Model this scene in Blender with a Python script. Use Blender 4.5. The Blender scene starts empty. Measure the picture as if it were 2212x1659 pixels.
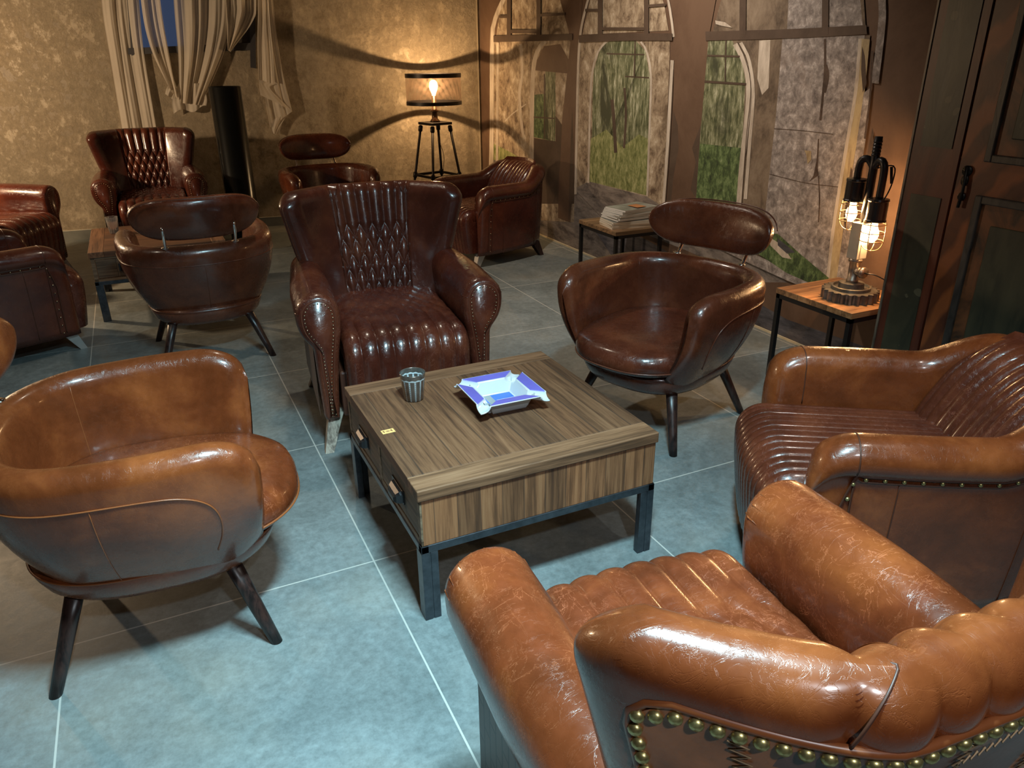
import bpy, bmesh, math, random
import numpy as np
from mathutils import Vector, Matrix, Euler
random.seed(7); np.random.seed(7)
SC = bpy.context.scene
COL = SC.collection
PI = math.pi

# ------------------------------------------------------------------ camera
CAM_H = 1.55
F_PX = 1638.2
PITCH, ROLL, YAW = math.radians(23.48), math.radians(-0.558), math.radians(25.31)
fw = Vector((math.sin(YAW)*math.cos(PITCH), math.cos(YAW)*math.cos(PITCH), -math.sin(PITCH)))
rt0 = Vector((math.cos(YAW), -math.sin(YAW), 0)); up0 = rt0.cross(fw)
rt = rt0*math.cos(ROLL)+up0*math.sin(ROLL); up = -rt0*math.sin(ROLL)+up0*math.cos(ROLL)
cam_d = bpy.data.cameras.new('camera'); cam = bpy.data.objects.new('camera', cam_d); COL.objects.link(cam)
m = Matrix((rt, up, -fw)).transposed().to_4x4(); m.translation = Vector((0, 0, CAM_H))
cam.matrix_world = m
cam_d.sensor_fit = 'HORIZONTAL'; cam_d.sensor_width = 36.0; cam_d.lens = F_PX/2212*36
cam_d.clip_start = 0.02; cam_d.clip_end = 60
SC.camera = cam

def ray(px, py):
    return rt*((px-1106)/F_PX) - up*((py-829.5)/F_PX) + fw
def on_plane(px, py, p0, n):
    """measure: the point of a real plane seen at a pixel of the photograph"""
    d = ray(px, py); o = Vector((0, 0, CAM_H)); n = Vector(n)
    return o + d*((Vector(p0)-o).dot(n)/d.dot(n))

# ------------------------------------------------------------------ light
W = bpy.data.worlds.new('world'); SC.world = W; W.use_nodes = True
W.node_tree.nodes['Background'].inputs[0].default_value = (0.5, 0.5, 0.55, 1)
W.node_tree.nodes['Background'].inputs[1].default_value = 0.02
SC.view_settings.view_transform = 'Standard'; SC.view_settings.look = 'None'
SC.view_settings.gamma = 1; SC.view_settings.use_curve_mapping = False
SC.view_settings.exposure = 0.0

def lamp(name, kind, loc, energy, color, **kw):
    d = bpy.data.lights.new(name, kind); d.energy = energy; d.color = color
    for k, v in kw.items(): setattr(d, k, v)
    o = bpy.data.objects.new(name, d); COL.objects.link(o); o.location = loc
    return o
def aim(o, tgt):
    o.rotation_euler = (Vector(tgt)-o.location).to_track_quat('-Z', 'Y').to_euler()
COOL = (0.52, 0.87, 1.0); WARM = (1.0, 0.60, 0.27); NEUT = (1.0, 0.86, 0.68)
# ceiling spots (cool over the near group, warm-white further back) and an added fill
for nm, loc, tgt, e, c, ang, r in (
    ('fill_spot_behind', (0.3, -0.9, 2.72), (0.5, 0.8, 0), 120, (0.86, 0.94, 1.0), 95, 0.06),  # added fill behind the camera, front-lights the near chairs and floor
    ('ceiling_spot_right', (1.9, 0.95, 2.72), (1.5, 1.6, 0), 38, (1.0, 0.90, 0.80), 90, 0.05),
    ('ceiling_spot_mid', (0.9, 3.9, 2.72), (0.6, 4.0, 0), 60, NEUT, 100, 0.05),
    ('ceiling_spot_mural', (1.9, 4.2, 2.72), (3.2, 4.2, 0.9), 165, (1.0, 0.84, 0.68), 105, 0.05),
    ('ceiling_spot_left', (-1.3, 3.6, 2.72), (-0.8, 4.4, 0), 24, NEUT, 100, 0.05)):
    o = lamp(nm, 'SPOT', loc, e, c, spot_size=math.radians(ang), spot_blend=0.8, shadow_soft_size=r); aim(o, tgt)
lp_ = lamp('ceiling_track_near', 'AREA', (0.62, 0.86, 2.70), 78, COOL, shape='RECTANGLE', size=.55, size_y=.09, spread=math.radians(112)); aim(lp_, (0.30, 1.40, 0))
lamp('left_floor_lamp_glow', 'POINT', (-1.75, 6.5, 1.45), 165, (1.0, 0.70, 0.42), shadow_soft_size=0.06)
LAMP_E = 1.0

# ------------------------------------------------------------------ materials
MATS = {}
def N(nt, t, **kw):
    n = nt.nodes.new(t)
    for k, v in kw.items():
        if k in n.inputs.keys() if isinstance(k, str) else False: n.inputs[k].default_value = v
        else: setattr(n, k, v)
    return n
def newmat(name):
    m = bpy.data.materials.new(name); m.use_nodes = True
    nt = m.node_tree; b = nt.nodes['Principled BSDF']
    return m, nt, b
def rgb(c): return (c[0], c[1], c[2], 1)
def ramp(nt, fac, stops):
    r = nt.nodes.new('ShaderNodeValToRGB'); e = r.color_ramp.elements
    e[0].position, e[0].color = stops[0][0], rgb(stops[0][1])
    e[1].position, e[1].color = stops[-1][0], rgb(stops[-1][1])
    for p, c in stops[1:-1]:
        x = e.new(p); x.color = rgb(c)
    nt.links.new(fac, r.inputs[0]); return r.outputs[0]
def coords(nt, scale=(1, 1, 1), kind='Object', loc=(0, 0, 0), rot=(0, 0, 0)):
    tc = nt.nodes.new('ShaderNodeTexCoord'); mp = nt.nodes.new('ShaderNodeMapping')
    nt.links.new(tc.outputs[kind], mp.inputs[0]); mp.inputs['Scale'].default_value = scale
    mp.inputs['Location'].default_value = loc; mp.inputs['Rotation'].default_value = rot
    return mp.outputs[0]
def noise(nt, vec, scale, detail=4, rough=0.55, dist=0.0):
    n = nt.nodes.new('ShaderNodeTexNoise'); nt.links.new(vec, n.inputs['Vector'])
    n.inputs['Scale'].default_value = scale; n.inputs['Detail'].default_value = detail
    n.inputs['Roughness'].default_value = rough; n.inputs['Distortion'].default_value = dist
    return n.outputs['Fac']
def mathn(nt, op, a, b=None, clamp=False):
    n = nt.nodes.new('ShaderNodeMath'); n.operation = op; n.use_clamp = clamp
    for i, v in enumerate((a, b)):
        if v is None: continue
        if isinstance(v, (int, float)): n.inputs[i].default_value = v
        else: nt.links.new(v, n.inputs[i])
    return n.outputs[0]
def mixc(nt, fac, a, b, mode='MIX'):
    n = nt.nodes.new('ShaderNodeMix'); n.data_type = 'RGBA'; n.blend_type = mode
    for s, v in ((n.inputs[0], fac), (n.inputs[6], a), (n.inputs[7], b)):
        if isinstance(v, (int, float)): s.default_value = v
        elif isinstance(v, tuple): s.default_value = rgb(v)
        else: nt.links.new(v, s)
    return n.outputs[2]
def bump(nt, b, h, strength=0.3, dist=0.01):
    n = nt.nodes.new('ShaderNodeBump'); n.inputs['Strength'].default_value = strength
    n.inputs['Distance'].default_value = dist; nt.links.new(h, n.inputs['Height'])
    nt.links.new(n.outputs[0], b.inputs['Normal'])

def plain(name, c, rough=0.5, metal=0.0, var=0.12, nscale=12, bmp=0.0, coat=0.0):
    m, nt, b = newmat(name); v = coords(nt)
    f = noise(nt, v, nscale, 5)
    nt.links.new(ramp(nt, f, [(0.3, tuple(x*(1-var) for x in c)), (0.7, tuple(min(1, x*(1+var)) for x in c))]), b.inputs['Base Color'])
    b.inputs['Roughness'].default_value = rough; b.inputs['Metallic'].default_value = metal
    b.inputs['Coat Weight'].default_value = coat
    if bmp: bump(nt, b, noise(nt, v, nscale*4, 4), bmp, 0.004)
    return m
def leather(name, c1, c2, worn=0.0, rough=0.3, crease=0.25):
    m, nt, b = newmat(name); v = coords(nt)
    big = noise(nt, v, 4.5, 5, 0.6, 0.4); fine = noise(nt, v, 38, 4, 0.6)
    base = ramp(nt, big, [(0.3, tuple(x*0.62 for x in c1)), (0.48, c1), (0.7, c2)])
    base = mixc(nt, 0.35, base, ramp(nt, fine, [(0.25, (0.45, 0.42, 0.4)), (0.75, (1, 1, 1))]), 'MULTIPLY')
    def fibre(sc, stretch, wd, seed):
        f = noise(nt, coords(nt, stretch, loc=(seed, seed, 0)), sc, 5, 0.62, 1.6)
        return mathn(nt, 'SUBTRACT', 1.0, mathn(nt, 'DIVIDE', mathn(nt, 'ABSOLUTE', mathn(nt, 'SUBTRACT', f, 0.5)), wd, True))
    l0 = mathn(nt, 'MAXIMUM', fibre(7, (1, 2.6, 1), .010, 0), fibre(9, (2.4, 1, 1), .008, 5)); l1 = fibre(24, (1, 1, 1), .03, 9)
    lines = [l0, l1]
    if worn > 0:
        msk = ramp(nt, noise(nt, v, 5, 3), [(0.40, (0.05,)*3), (0.62, (1, 1, 1))])
        f = mathn(nt, 'MULTIPLY', mathn(nt, 'MULTIPLY', lines[0], msk), worn)
        base = mixc(nt, f, base, tuple(min(1, x*2.2+0.04) for x in c2))
    nt.links.new(base, b.inputs['Base Color'])
    nt.links.new(ramp(nt, fine, [(0.2, (rough*0.7,)*3), (0.8, (rough*1.15,)*3)]), b.inputs['Roughness'])
    b.inputs['Specular IOR Level'].default_value = 0.38
    b.inputs['Coat Weight'].default_value = 0.45; b.inputs['Coat Roughness'].default_value = 0.13
    h = mathn(nt, 'SUBTRACT', mathn(nt, 'MULTIPLY', noise(nt, v, 14, 3), 1.2), mathn(nt, 'MULTIPLY', lines[0], crease))
    h = mathn(nt, 'SUBTRACT', h, mathn(nt, 'MULTIPLY', lines[1], 0.08))
    bump(nt, b, h, 0.22, 0.005)
    return m
def wood(name, c1, c2, c3, axis='y', scale=1.0, rough=0.6, planks=None, seed=0.0, bmp=0.25):
    """grain runs along axis; planks = (axis, width) cuts it into boards with own tone"""
    m, nt, b = newmat(name)
    s = {'x': (1.6, 36, 36), 'y': (36, 1.6, 36), 'z': (36, 36, 1.6)}[axis]
    v = coords(nt, tuple(k*scale for k in s), loc=(seed, seed*1.7, seed*0.6))
    if planks:
        sx = nt.nodes.new('ShaderNodeSeparateXYZ'); nt.links.new(coords(nt), sx.inputs[0])
        q = mathn(nt, 'DIVIDE', sx.outputs['xyz'.index(planks[0])], planks[1]); idx = mathn(nt, 'FLOOR', q)
        wn = nt.nodes.new('ShaderNodeTexWhiteNoise'); wn.noise_dimensions = '1D'; nt.links.new(mathn(nt, 'ADD', idx, seed+3.1), wn.inputs['W'])
        ad = nt.nodes.new('ShaderNodeVectorMath'); ad.operation = 'MULTIPLY_ADD'; nt.links.new(wn.outputs['Color'], ad.inputs[0])
        ad.inputs[1].default_value = (30, 30, 30); nt.links.new(v, ad.inputs[2]); v = ad.outputs[0]
    g = noise(nt, v, 1.0, 7, 0.62, 0.9); g2 = noise(nt, v, 2.7, 6, 0.7, 0.3); g = mathn(nt, 'ADD', mathn(nt, 'MULTIPLY', g, .55), mathn(nt, 'MULTIPLY', g2, .45))
    base = ramp(nt, g, [(0.36, tuple(q*.55 for q in c1)), (0.44, c1), (0.52, c2), (0.66, c3)])
    h = g
    if planks:
        tone = ramp(nt, wn.outputs['Value'], [(0.0, (0.58, 0.54, 0.50)), (0.5, (0.90, 0.86, 0.82)), (1.0, (1.2, 1.08, 0.98))])
        base = mixc(nt, 1.0, base, tone, 'MULTIPLY')
        fr = mathn(nt, 'FRACT', q); ed = mathn(nt, 'MINIMUM', fr, mathn(nt, 'SUBTRACT', 1.0, fr))
        gap = mathn(nt, 'SUBTRACT', 1.0, mathn(nt, 'DIVIDE', ed, 0.028, True))
        base = mixc(nt, mathn(nt, 'MULTIPLY', gap, 0.75), base, (0.02, 0.014, 0.01))
        h = mathn(nt, 'SUBTRACT', g, gap)
    nt.links.new(base, b.inputs['Base Color']); b.inputs['Roughness'].default_value = rough
    bump(nt, b, h, bmp, 0.003)
    return m
def plaster(name, stops, scale=3.0, rough=0.75, bmp=0.5, stretch=(1, 1, 1), detail=10):
    m, nt, b = newmat(name); v = coords(nt, stretch)
    f = noise(nt, v, scale, detail, 0.62, 0.35)
    nt.links.new(ramp(nt, f, stops), b.inputs['Base Color']); b.inputs['Roughness'].default_value = rough
    bump(nt, b, noise(nt, v, scale*4, 8, 0.65, 0.6), bmp, 0.012)
    return m

TAN = leather('cognac_leather', (0.165, 0.037, 0.010), (0.30, 0.078, 0.020), 0.08)
TAN_W = leather('worn_cognac_leather', (0.160, 0.034, 0.010), (0.28, 0.070, 0.018), 0.42, crease=0.35)
OX = leather('oxblood_leather', (0.070, 0.016, 0.009), (0.128, 0.033, 0.015), 0.05, rough=0.27)
OX_W = leather('worn_oxblood_leather', (0.072, 0.016, 0.009), (0.13, 0.034, 0.015), 0.35, rough=0.28, crease=0.4)
SEAMM = plain('dark_seam_leather', (0.07, 0.022, 0.011), 0.45)
PIPE_T = plain('piping_leather', (0.23, 0.066, 0.020), 0.35); PIPE_D = plain('dark_piping_leather', (0.10, 0.028, 0.014), 0.32)
THREAD = plain('tan_stitch_thread', (0.42, 0.27, 0.15), 0.7)
PATCHES = [plain('patch_dark_brown', (0.10, 0.045, 0.034), 0.38, nscale=20, var=0.3, bmp=0.2), plain('patch_grey_brown', (0.17, 0.12, 0.095), 0.42, nscale=20, var=0.3, bmp=0.2),
           plain('patch_russet', (0.30, 0.105, 0.038), 0.36, nscale=20, var=0.3, bmp=0.2)]
BRASS = plain('aged_brass', (0.46, 0.38, 0.16), 0.36, 0.85, var=0.35, nscale=160)
NAILM = plain('bronze_nail', (0.42, 0.30, 0.19), 0.25, 1.0)
CHROME = plain('chrome', (0.85, 0.85, 0.86), 0.08, 1.0, var=0.02)
DARKWOOD = wood('dark_stained_wood', (0.012, 0.006, 0.005), (0.03, 0.013, 0.010), (0.05, 0.022, 0.016), 'z', rough=0.35, bmp=0.1)
PALEWOOD = wood('weathered_pale_wood', (0.16, 0.12, 0.09), (0.32, 0.26, 0.20), (0.45, 0.38, 0.30), 'z', rough=0.7)
STEELW = plain('brushed_pale_metal', (0.55, 0.53, 0.50), 0.4, 0.8)
BLACKM = plain('black_metal', (0.012, 0.011, 0.011), 0.45, 0.4)

# ------------------------------------------------------------------ mesh helpers
def mk(name, V, Fc, mat=None, parent=None, smooth=True, mats=None, idx=None):
    me = bpy.data.meshes.new(name); me.from_pydata([tuple(map(float, v)) for v in V], [], [tuple(map(int, f)) for f in Fc])
    for mm in (mats or ([mat] if mat else [])): me.materials.append(mm)
    if idx is not None: me.polygons.foreach_set('material_index', np.array(idx, dtype=np.int32))
    if smooth: me.polygons.foreach_set('use_smooth', np.ones(len(me.polygons), dtype=bool))
    me.update()
    o = bpy.data.objects.new(name, me); COL.objects.link(o)
    if parent: o.parent = parent
    return o
class MB:
    def __init__(s): s.V = []; s.F = []; s.I = []
    def add(s, V, Fc, i=0):
        k = len(s.V); s.V += [tuple(map(float, v)) for v in V]; s.F += [tuple(int(a)+k for a in f) for f in Fc]; s.I += [i]*len(Fc); return s
    def box(s, x0, y0, z0, x1, y1, z1, i=0):
        V = [(x0, y0, z0), (x1, y0, z0), (x1, y1, z0), (x0, y1, z0), (x0, y0, z1), (x1, y0, z1), (x1, y1, z1), (x0, y1, z1)]
        return s.add(V, [(0, 3, 2, 1), (4, 5, 6, 7), (0, 1, 5, 4), (1, 2, 6, 5), (2, 3, 7, 6), (3, 0, 4, 7)], i)
    def tube(s, pts, r, n=8, i=0, closed=False):
        V, Fc = tube(pts, r, n, closed); return s.add(V, Fc, i)
    def lathe(s, prof, c=(0, 0, 0), n=32, i=0, axis='z'):
        V, Fc = lathe(prof, c, n, axis); return s.add(V, Fc, i)
    def ball(s, c, r, n=10, i=0, sc=(1, 1, 1)):
        V = []; Fc = []
        for a in range(n//2+1):
            t = PI*a/(n//2)
            for b in range(n):
                p = 2*PI*b/n; V.append((c[0]+sc[0]*r*math.sin(t)*math.cos(p), c[1]+sc[1]*r*math.sin(t)*math.sin(p), c[2]+sc[2]*r*math.cos(t)))
        for a in range(n//2):
            for b in range(n): Fc.append((a*n+b, (a+1)*n+b, (a+1)*n+(b+1) % n, a*n+(b+1) % n))
        return s.add(V, Fc, i)
    def build(s, name, mat=None, parent=None, smooth=False, mats=None, bevel=0, loc=None):
        o = mk(name, s.V, s.F, mat, parent, smooth, mats, s.I if mats else None)
        if bevel:
            md = o.modifiers.new('bevel', 'BEVEL'); md.width = bevel; md.segments = 2; md.limit_method = 'ANGLE'
        return o
def tube(pts, r, n=8, closed=False):
    P = np.array([tuple(p) for p in pts], float); k = len(P)
    R = np.full(k, r) if np.isscalar(r) else np.array(r, float)
    T = np.roll(P, -1, 0)-np.roll(P, 1, 0)
    if not closed: T[0] = P[1]-P[0]; T[-1] = P[-1]-P[-2]
    T /= np.linalg.norm(T, axis=1)[:, None]+1e-12
    u = np.cross(T[0], (0, 0, 1)); 
    if np.linalg.norm(u) < 0.1: u = np.cross(T[0], (1, 0, 0))
    V = []
    for i in range(k):
        u = u-T[i]*u.dot(T[i]); u /= np.linalg.norm(u); w = np.cross(T[i], u)
        for j in range(n):
            a = 2*PI*j/n; V.append(P[i]+R[i]*(math.cos(a)*u+math.sin(a)*w))
    Fc = []
    for i in range(k if closed else k-1):
        i2 = (i+1) % k
        for j in range(n): Fc.append((i*n+j, i*n+(j+1) % n, i2*n+(j+1) % n, i2*n+j))
    if not closed: Fc += [tuple(range(n-1, -1, -1)), tuple((k-1)*n+j for j in range(n))]
    return V, Fc
def lathe(prof, c=(0, 0, 0), n=32, axis='z'):
    V = []; Fc = []
    for r, h in prof:
        for j in range(n):
            a = 2*PI*j/n
            p = (r*math.cos(a), r*math.sin(a), h) if axis == 'z' else ((h, r*math.cos(a), r*math.sin(a)) if axis == 'x' else (r*math.cos(a), h, r*math.sin(a)))
            V.append((p[0]+c[0], p[1]+c[1], p[2]+c[2]))
    k = len(prof)
    for i in range(k-1):
        for j in range(n): Fc.append((i*n+j, i*n+(j+1) % n, (i+1)*n+(j+1) % n, (i+1)*n+j))
    Fc += [tuple(range(n-1, -1, -1)), tuple((k-1)*n+j for j in range(n))]
    return V, Fc
def loft(secs, closed=True, caps=True):
    n = len(secs[0]); V = [p for s in secs for p in s]; Fc = []
    for i in range(len(secs)-1):
        for j in range(n if closed else n-1):
            Fc.append((i*n+j, i*n+(j+1) % n, (i+1)*n+(j+1) % n, (i+1)*n+j))
    if caps and closed:
        for base, s in ((0, secs[0]), ((len(secs)-1)*n, secs[-1])):
            c = len(V); V.append(tuple(np.mean(np.array([tuple(q) for q in s]), axis=0)))
            for j in range(n):
                f = (base+j, base+(j+1) % n, c); Fc.append(f if base else f[::-1])
    return V, Fc
def catmull(P, n, closed=False):
    P = [np.array(p, float) for p in P]
    if not closed: P = [2*P[0]-P[1]]+P+[2*P[-1]-P[-2]]
    m = len(P)-3; out = []
    for i in range(n):
        t = i/(n-1)*m; k = min(int(t), m-1); t -= k
        a, b, c, d = P[k:k+4]
        out.append(0.5*((2*b)+(c-a)*t+(2*a-5*b+4*c-d)*t*t+(3*b-a-3*c+d)*t**3))
    # resample by length
    out = np.array(out); L = np.r_[0, np.cumsum(np.linalg.norm(np.diff(out, axis=0), axis=1))]
    s = np.linspace(0, L[-1], n)
    return np.stack([np.interp(s, L, out[:, k]) for k in range(out.shape[1])], 1)
def fixn(o):
    bm = bmesh.new(); bm.from_mesh(o.data); bmesh.ops.recalc_face_normals(bm, faces=bm.faces); bm.to_mesh(o.data); bm.free(); return o
def empty(name, loc, rz=0.0):
    o = bpy.data.objects.new(name, None); COL.objects.link(o); o.location = loc; o.rotation_euler = (0, 0, rz); o.empty_display_size = 0.1; return o
def tag(o, label=None, cat=None, group=None, kind=None):
    for k, v in (('label', label), ('category', cat), ('group', group), ('kind', kind)):
        if v: o[k] = v
    return o
def gridf(nu, nv):
    return [(i*nv+j, (i+1)*nv+j, (i+1)*nv+j+1, i*nv+j+1) for i in range(nu-1) for j in range(nv-1)]
def copy_tree(o, parent=None):
    c = o.copy(); COL.objects.link(c); c.parent = parent
    for ch in list(o.children): copy_tree(ch, c)
    return c
def remat(root, table):
    for o in [root]+list(root.children_recursive):
        if o.type == 'MESH' and any(mm in table for mm in o.data.materials):
            o.data = o.data.copy()
            for i, mm in enumerate(o.data.materials):
                if mm in table: o.data.materials[i] = table[mm]

# ------------------------------------------------------------------ room shell
TX, TY, TS = 0.472, 2.092, 0.912
def floor_mat():
    m, nt, b = newmat('slate_floor_tile'); v = coords(nt, loc=(-TX+10*TS, -TY+10*TS, 0))
    br = nt.nodes.new('ShaderNodeTexBrick'); nt.links.new(v, br.inputs['Vector']); br.offset = 0; br.squash = 1
    br.inputs['Scale'].default_value = 1; br.inputs['Mortar Size'].default_value = 0.0028; br.inputs['Brick Width'].default_value = TS
    br.inputs['Row Height'].default_value = TS; br.inputs['Mortar Smooth'].default_value = 0.1; br.inputs['Bias'].default_value = 0
    n1 = noise(nt, v, 2.6, 12, 0.72, 0.5); n2 = noise(nt, v, 36, 8, 0.8)
    base = ramp(nt, n1, [(0.3, (0.105, 0.122, 0.12)), (0.5, (0.160, 0.184, 0.182)), (0.7, (0.235, 0.262, 0.258))])
    base = mixc(nt, 0.5, base, ramp(nt, n2, [(0.34, (0.45, 0.45, 0.44)), (0.5, (0.95, 0.95, 0.95)), (0.64, (1.35, 1.35, 1.35))]), 'MULTIPLY')
    base = mixc(nt, ramp(nt, noise(nt, v, 1.3, 5), [(0.5, (0, 0, 0)), (0.75, (0.3, 0.3, 0.3))]), base, (0.26, 0.20, 0.12))
    base = mixc(nt, br.outputs['Fac'], base, (0.42, 0.41, 0.37))
    nt.links.new(base, b.inputs['Base Color'])
    nt.links.new(ramp(nt, n2, [(0.2, (0.38,)*3), (0.8, (0.58,)*3)]), b.inputs['Roughness'])
    bump(nt, b, mathn(nt, 'SUBTRACT', mathn(nt, 'ADD', mathn(nt, 'MULTIPLY', n1, 0.5), n2), br.outputs['Fac']), 0.18, 0.004)
    return m
CE = 2.8; XL, YF = -3.2, -2.2
A = Vector((3.285, 7.62, 0)); Bw = Vector((XL, 7.62+(3.285-XL)*0.1238, 0)); D = Vector((3.205, YF, 0))
def wall(name, p, q, mat, thick=0.12, flip=1, z1=CE, z0=0):
    d = (q-p).normalized(); n = Vector((-d.y, d.x, 0))*thick*flip
    mb = MB(); V = []
    for z in (z0, z1):
        for c in (p, q, q+n, p+n): V.append((c.x, c.y, z))
    mb.add(V, [(0, 3, 2, 1), (4, 5, 6, 7), (0, 1, 5, 4), (1, 2, 6, 5), (2, 3, 7, 6), (3, 0, 4, 7)])
    return fixn(tag(mb.build(name, mat), kind='structure'))
tag(MB().box(XL-.1, YF-.1, -0.1, 3.5, 8.7, 0).build('floor', floor_mat()), kind='structure')
tag(MB().box(XL-.1, YF-.1, CE, 3.5, 8.7, CE+.1).build('ceiling', plain('dark_ceiling_paint', (0.10, 0.085, 0.07), 0.8)), kind='structure')
def lime():
    m, nt, b = newmat('ochre_lime_plaster'); v = coords(nt, (1, 1, .8))
    big = noise(nt, v, 1.3, 6, .6, .6); mid = noise(nt, v, 8.5, 12, .78, .12); fine = noise(nt, v, 30, 8, .7, .2)
    base = ramp(nt, mid, [(0.34, (0.17, 0.13, 0.085)), (0.46, (0.28, 0.225, 0.15)), (0.56, (0.36, 0.295, 0.205)), (0.70, (0.47, 0.40, 0.29))])
    base = mixc(nt, ramp(nt, big, [(.35, (.6, .6, .6)), (.65, (0, 0, 0))]), base, (0.27, 0.23, 0.165))
    base = mixc(nt, .5, base, ramp(nt, fine, [(.35, (.62, .6, .56)), (.6, (1.12, 1.1, 1.06))]), 'MULTIPLY')
    nt.links.new(base, b.inputs['Base Color']); b.inputs['Roughness'].default_value = .55
    bump(nt, b, mathn(nt, 'ADD', ramp(nt, mid, [(.44, (0, 0, 0)), (.56, (1, 1, 1))]), mathn(nt, 'MULTIPLY', fine, .5)), .5, .008); return m
PL = lime()
BROWNW = plaster('brown_wall_paint', [(0.3, (0.085, 0.052, 0.034)), (0.7, (0.125, 0.080, 0.055))], 1.6, 0.85, 0.1)
wall('wall_back', A, Bw, PL, flip=-1)
wall('wall_right', D, A, BROWNW, flip=-1)
wall('wall_left', Vector((XL, YF, 0)), Vector((XL, 8.4, 0)), BROWNW, flip=1)
wall('wall_front', Vector((XL, YF, 0)), Vector((3.3, YF, 0)), BROWNW, flip=-1)
nb = (Bw-A).normalized()
inb = Vector((-nb.y, nb.x, 0)); inb = inb if inb.y < 0 else -inb      # into the room
def strip(name, p, q, n, t, z0, z1, mat):
    V = []
    for z in (z0, z1):
        for c in (p, q, q+n*t, p+n*t): V.append((c.x, c.y, z))
    return fixn(tag(MB().add(V, [(0, 3, 2, 1), (4, 5, 6, 7), (0, 1, 5, 4), (1, 2, 6, 5), (2, 3, 7, 6), (3, 0, 4, 7)]).build(name, mat), kind='structure'))
strip('baseboard_back', A+inb*0.0005, Bw+inb*0.0005, inb, 0.012, 0, 0.085, plain('slate_skirting', (0.16, 0.165, 0.145), 0.5))
strip('trim_1', A+inb*0.0005, Bw+inb*0.0005, inb, 0.014, 0.086, 0.092, plain('pale_skirting_edge', (0.5, 0.47, 0.38), 0.5))
nr = (A-D).normalized(); inr = Vector((-nr.y, nr.x, 0)); inr = inr if inr.x < 0 else -inr
strip('trim_2', D+inr*0.003, A+inr*0.003, inr, 0.01, 0.0, 0.012, plain('brass_floor_edge', (0.55, 0.48, 0.33), 0.4))
strip('trim_3', A+inb*0.0005+inr*0.02, A+inb*0.0005+inr*0.03, inb, 0.012, 0.1, CE, plain('corner_bead_plaster', (0.45, 0.38, 0.27), 0.6))

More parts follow.
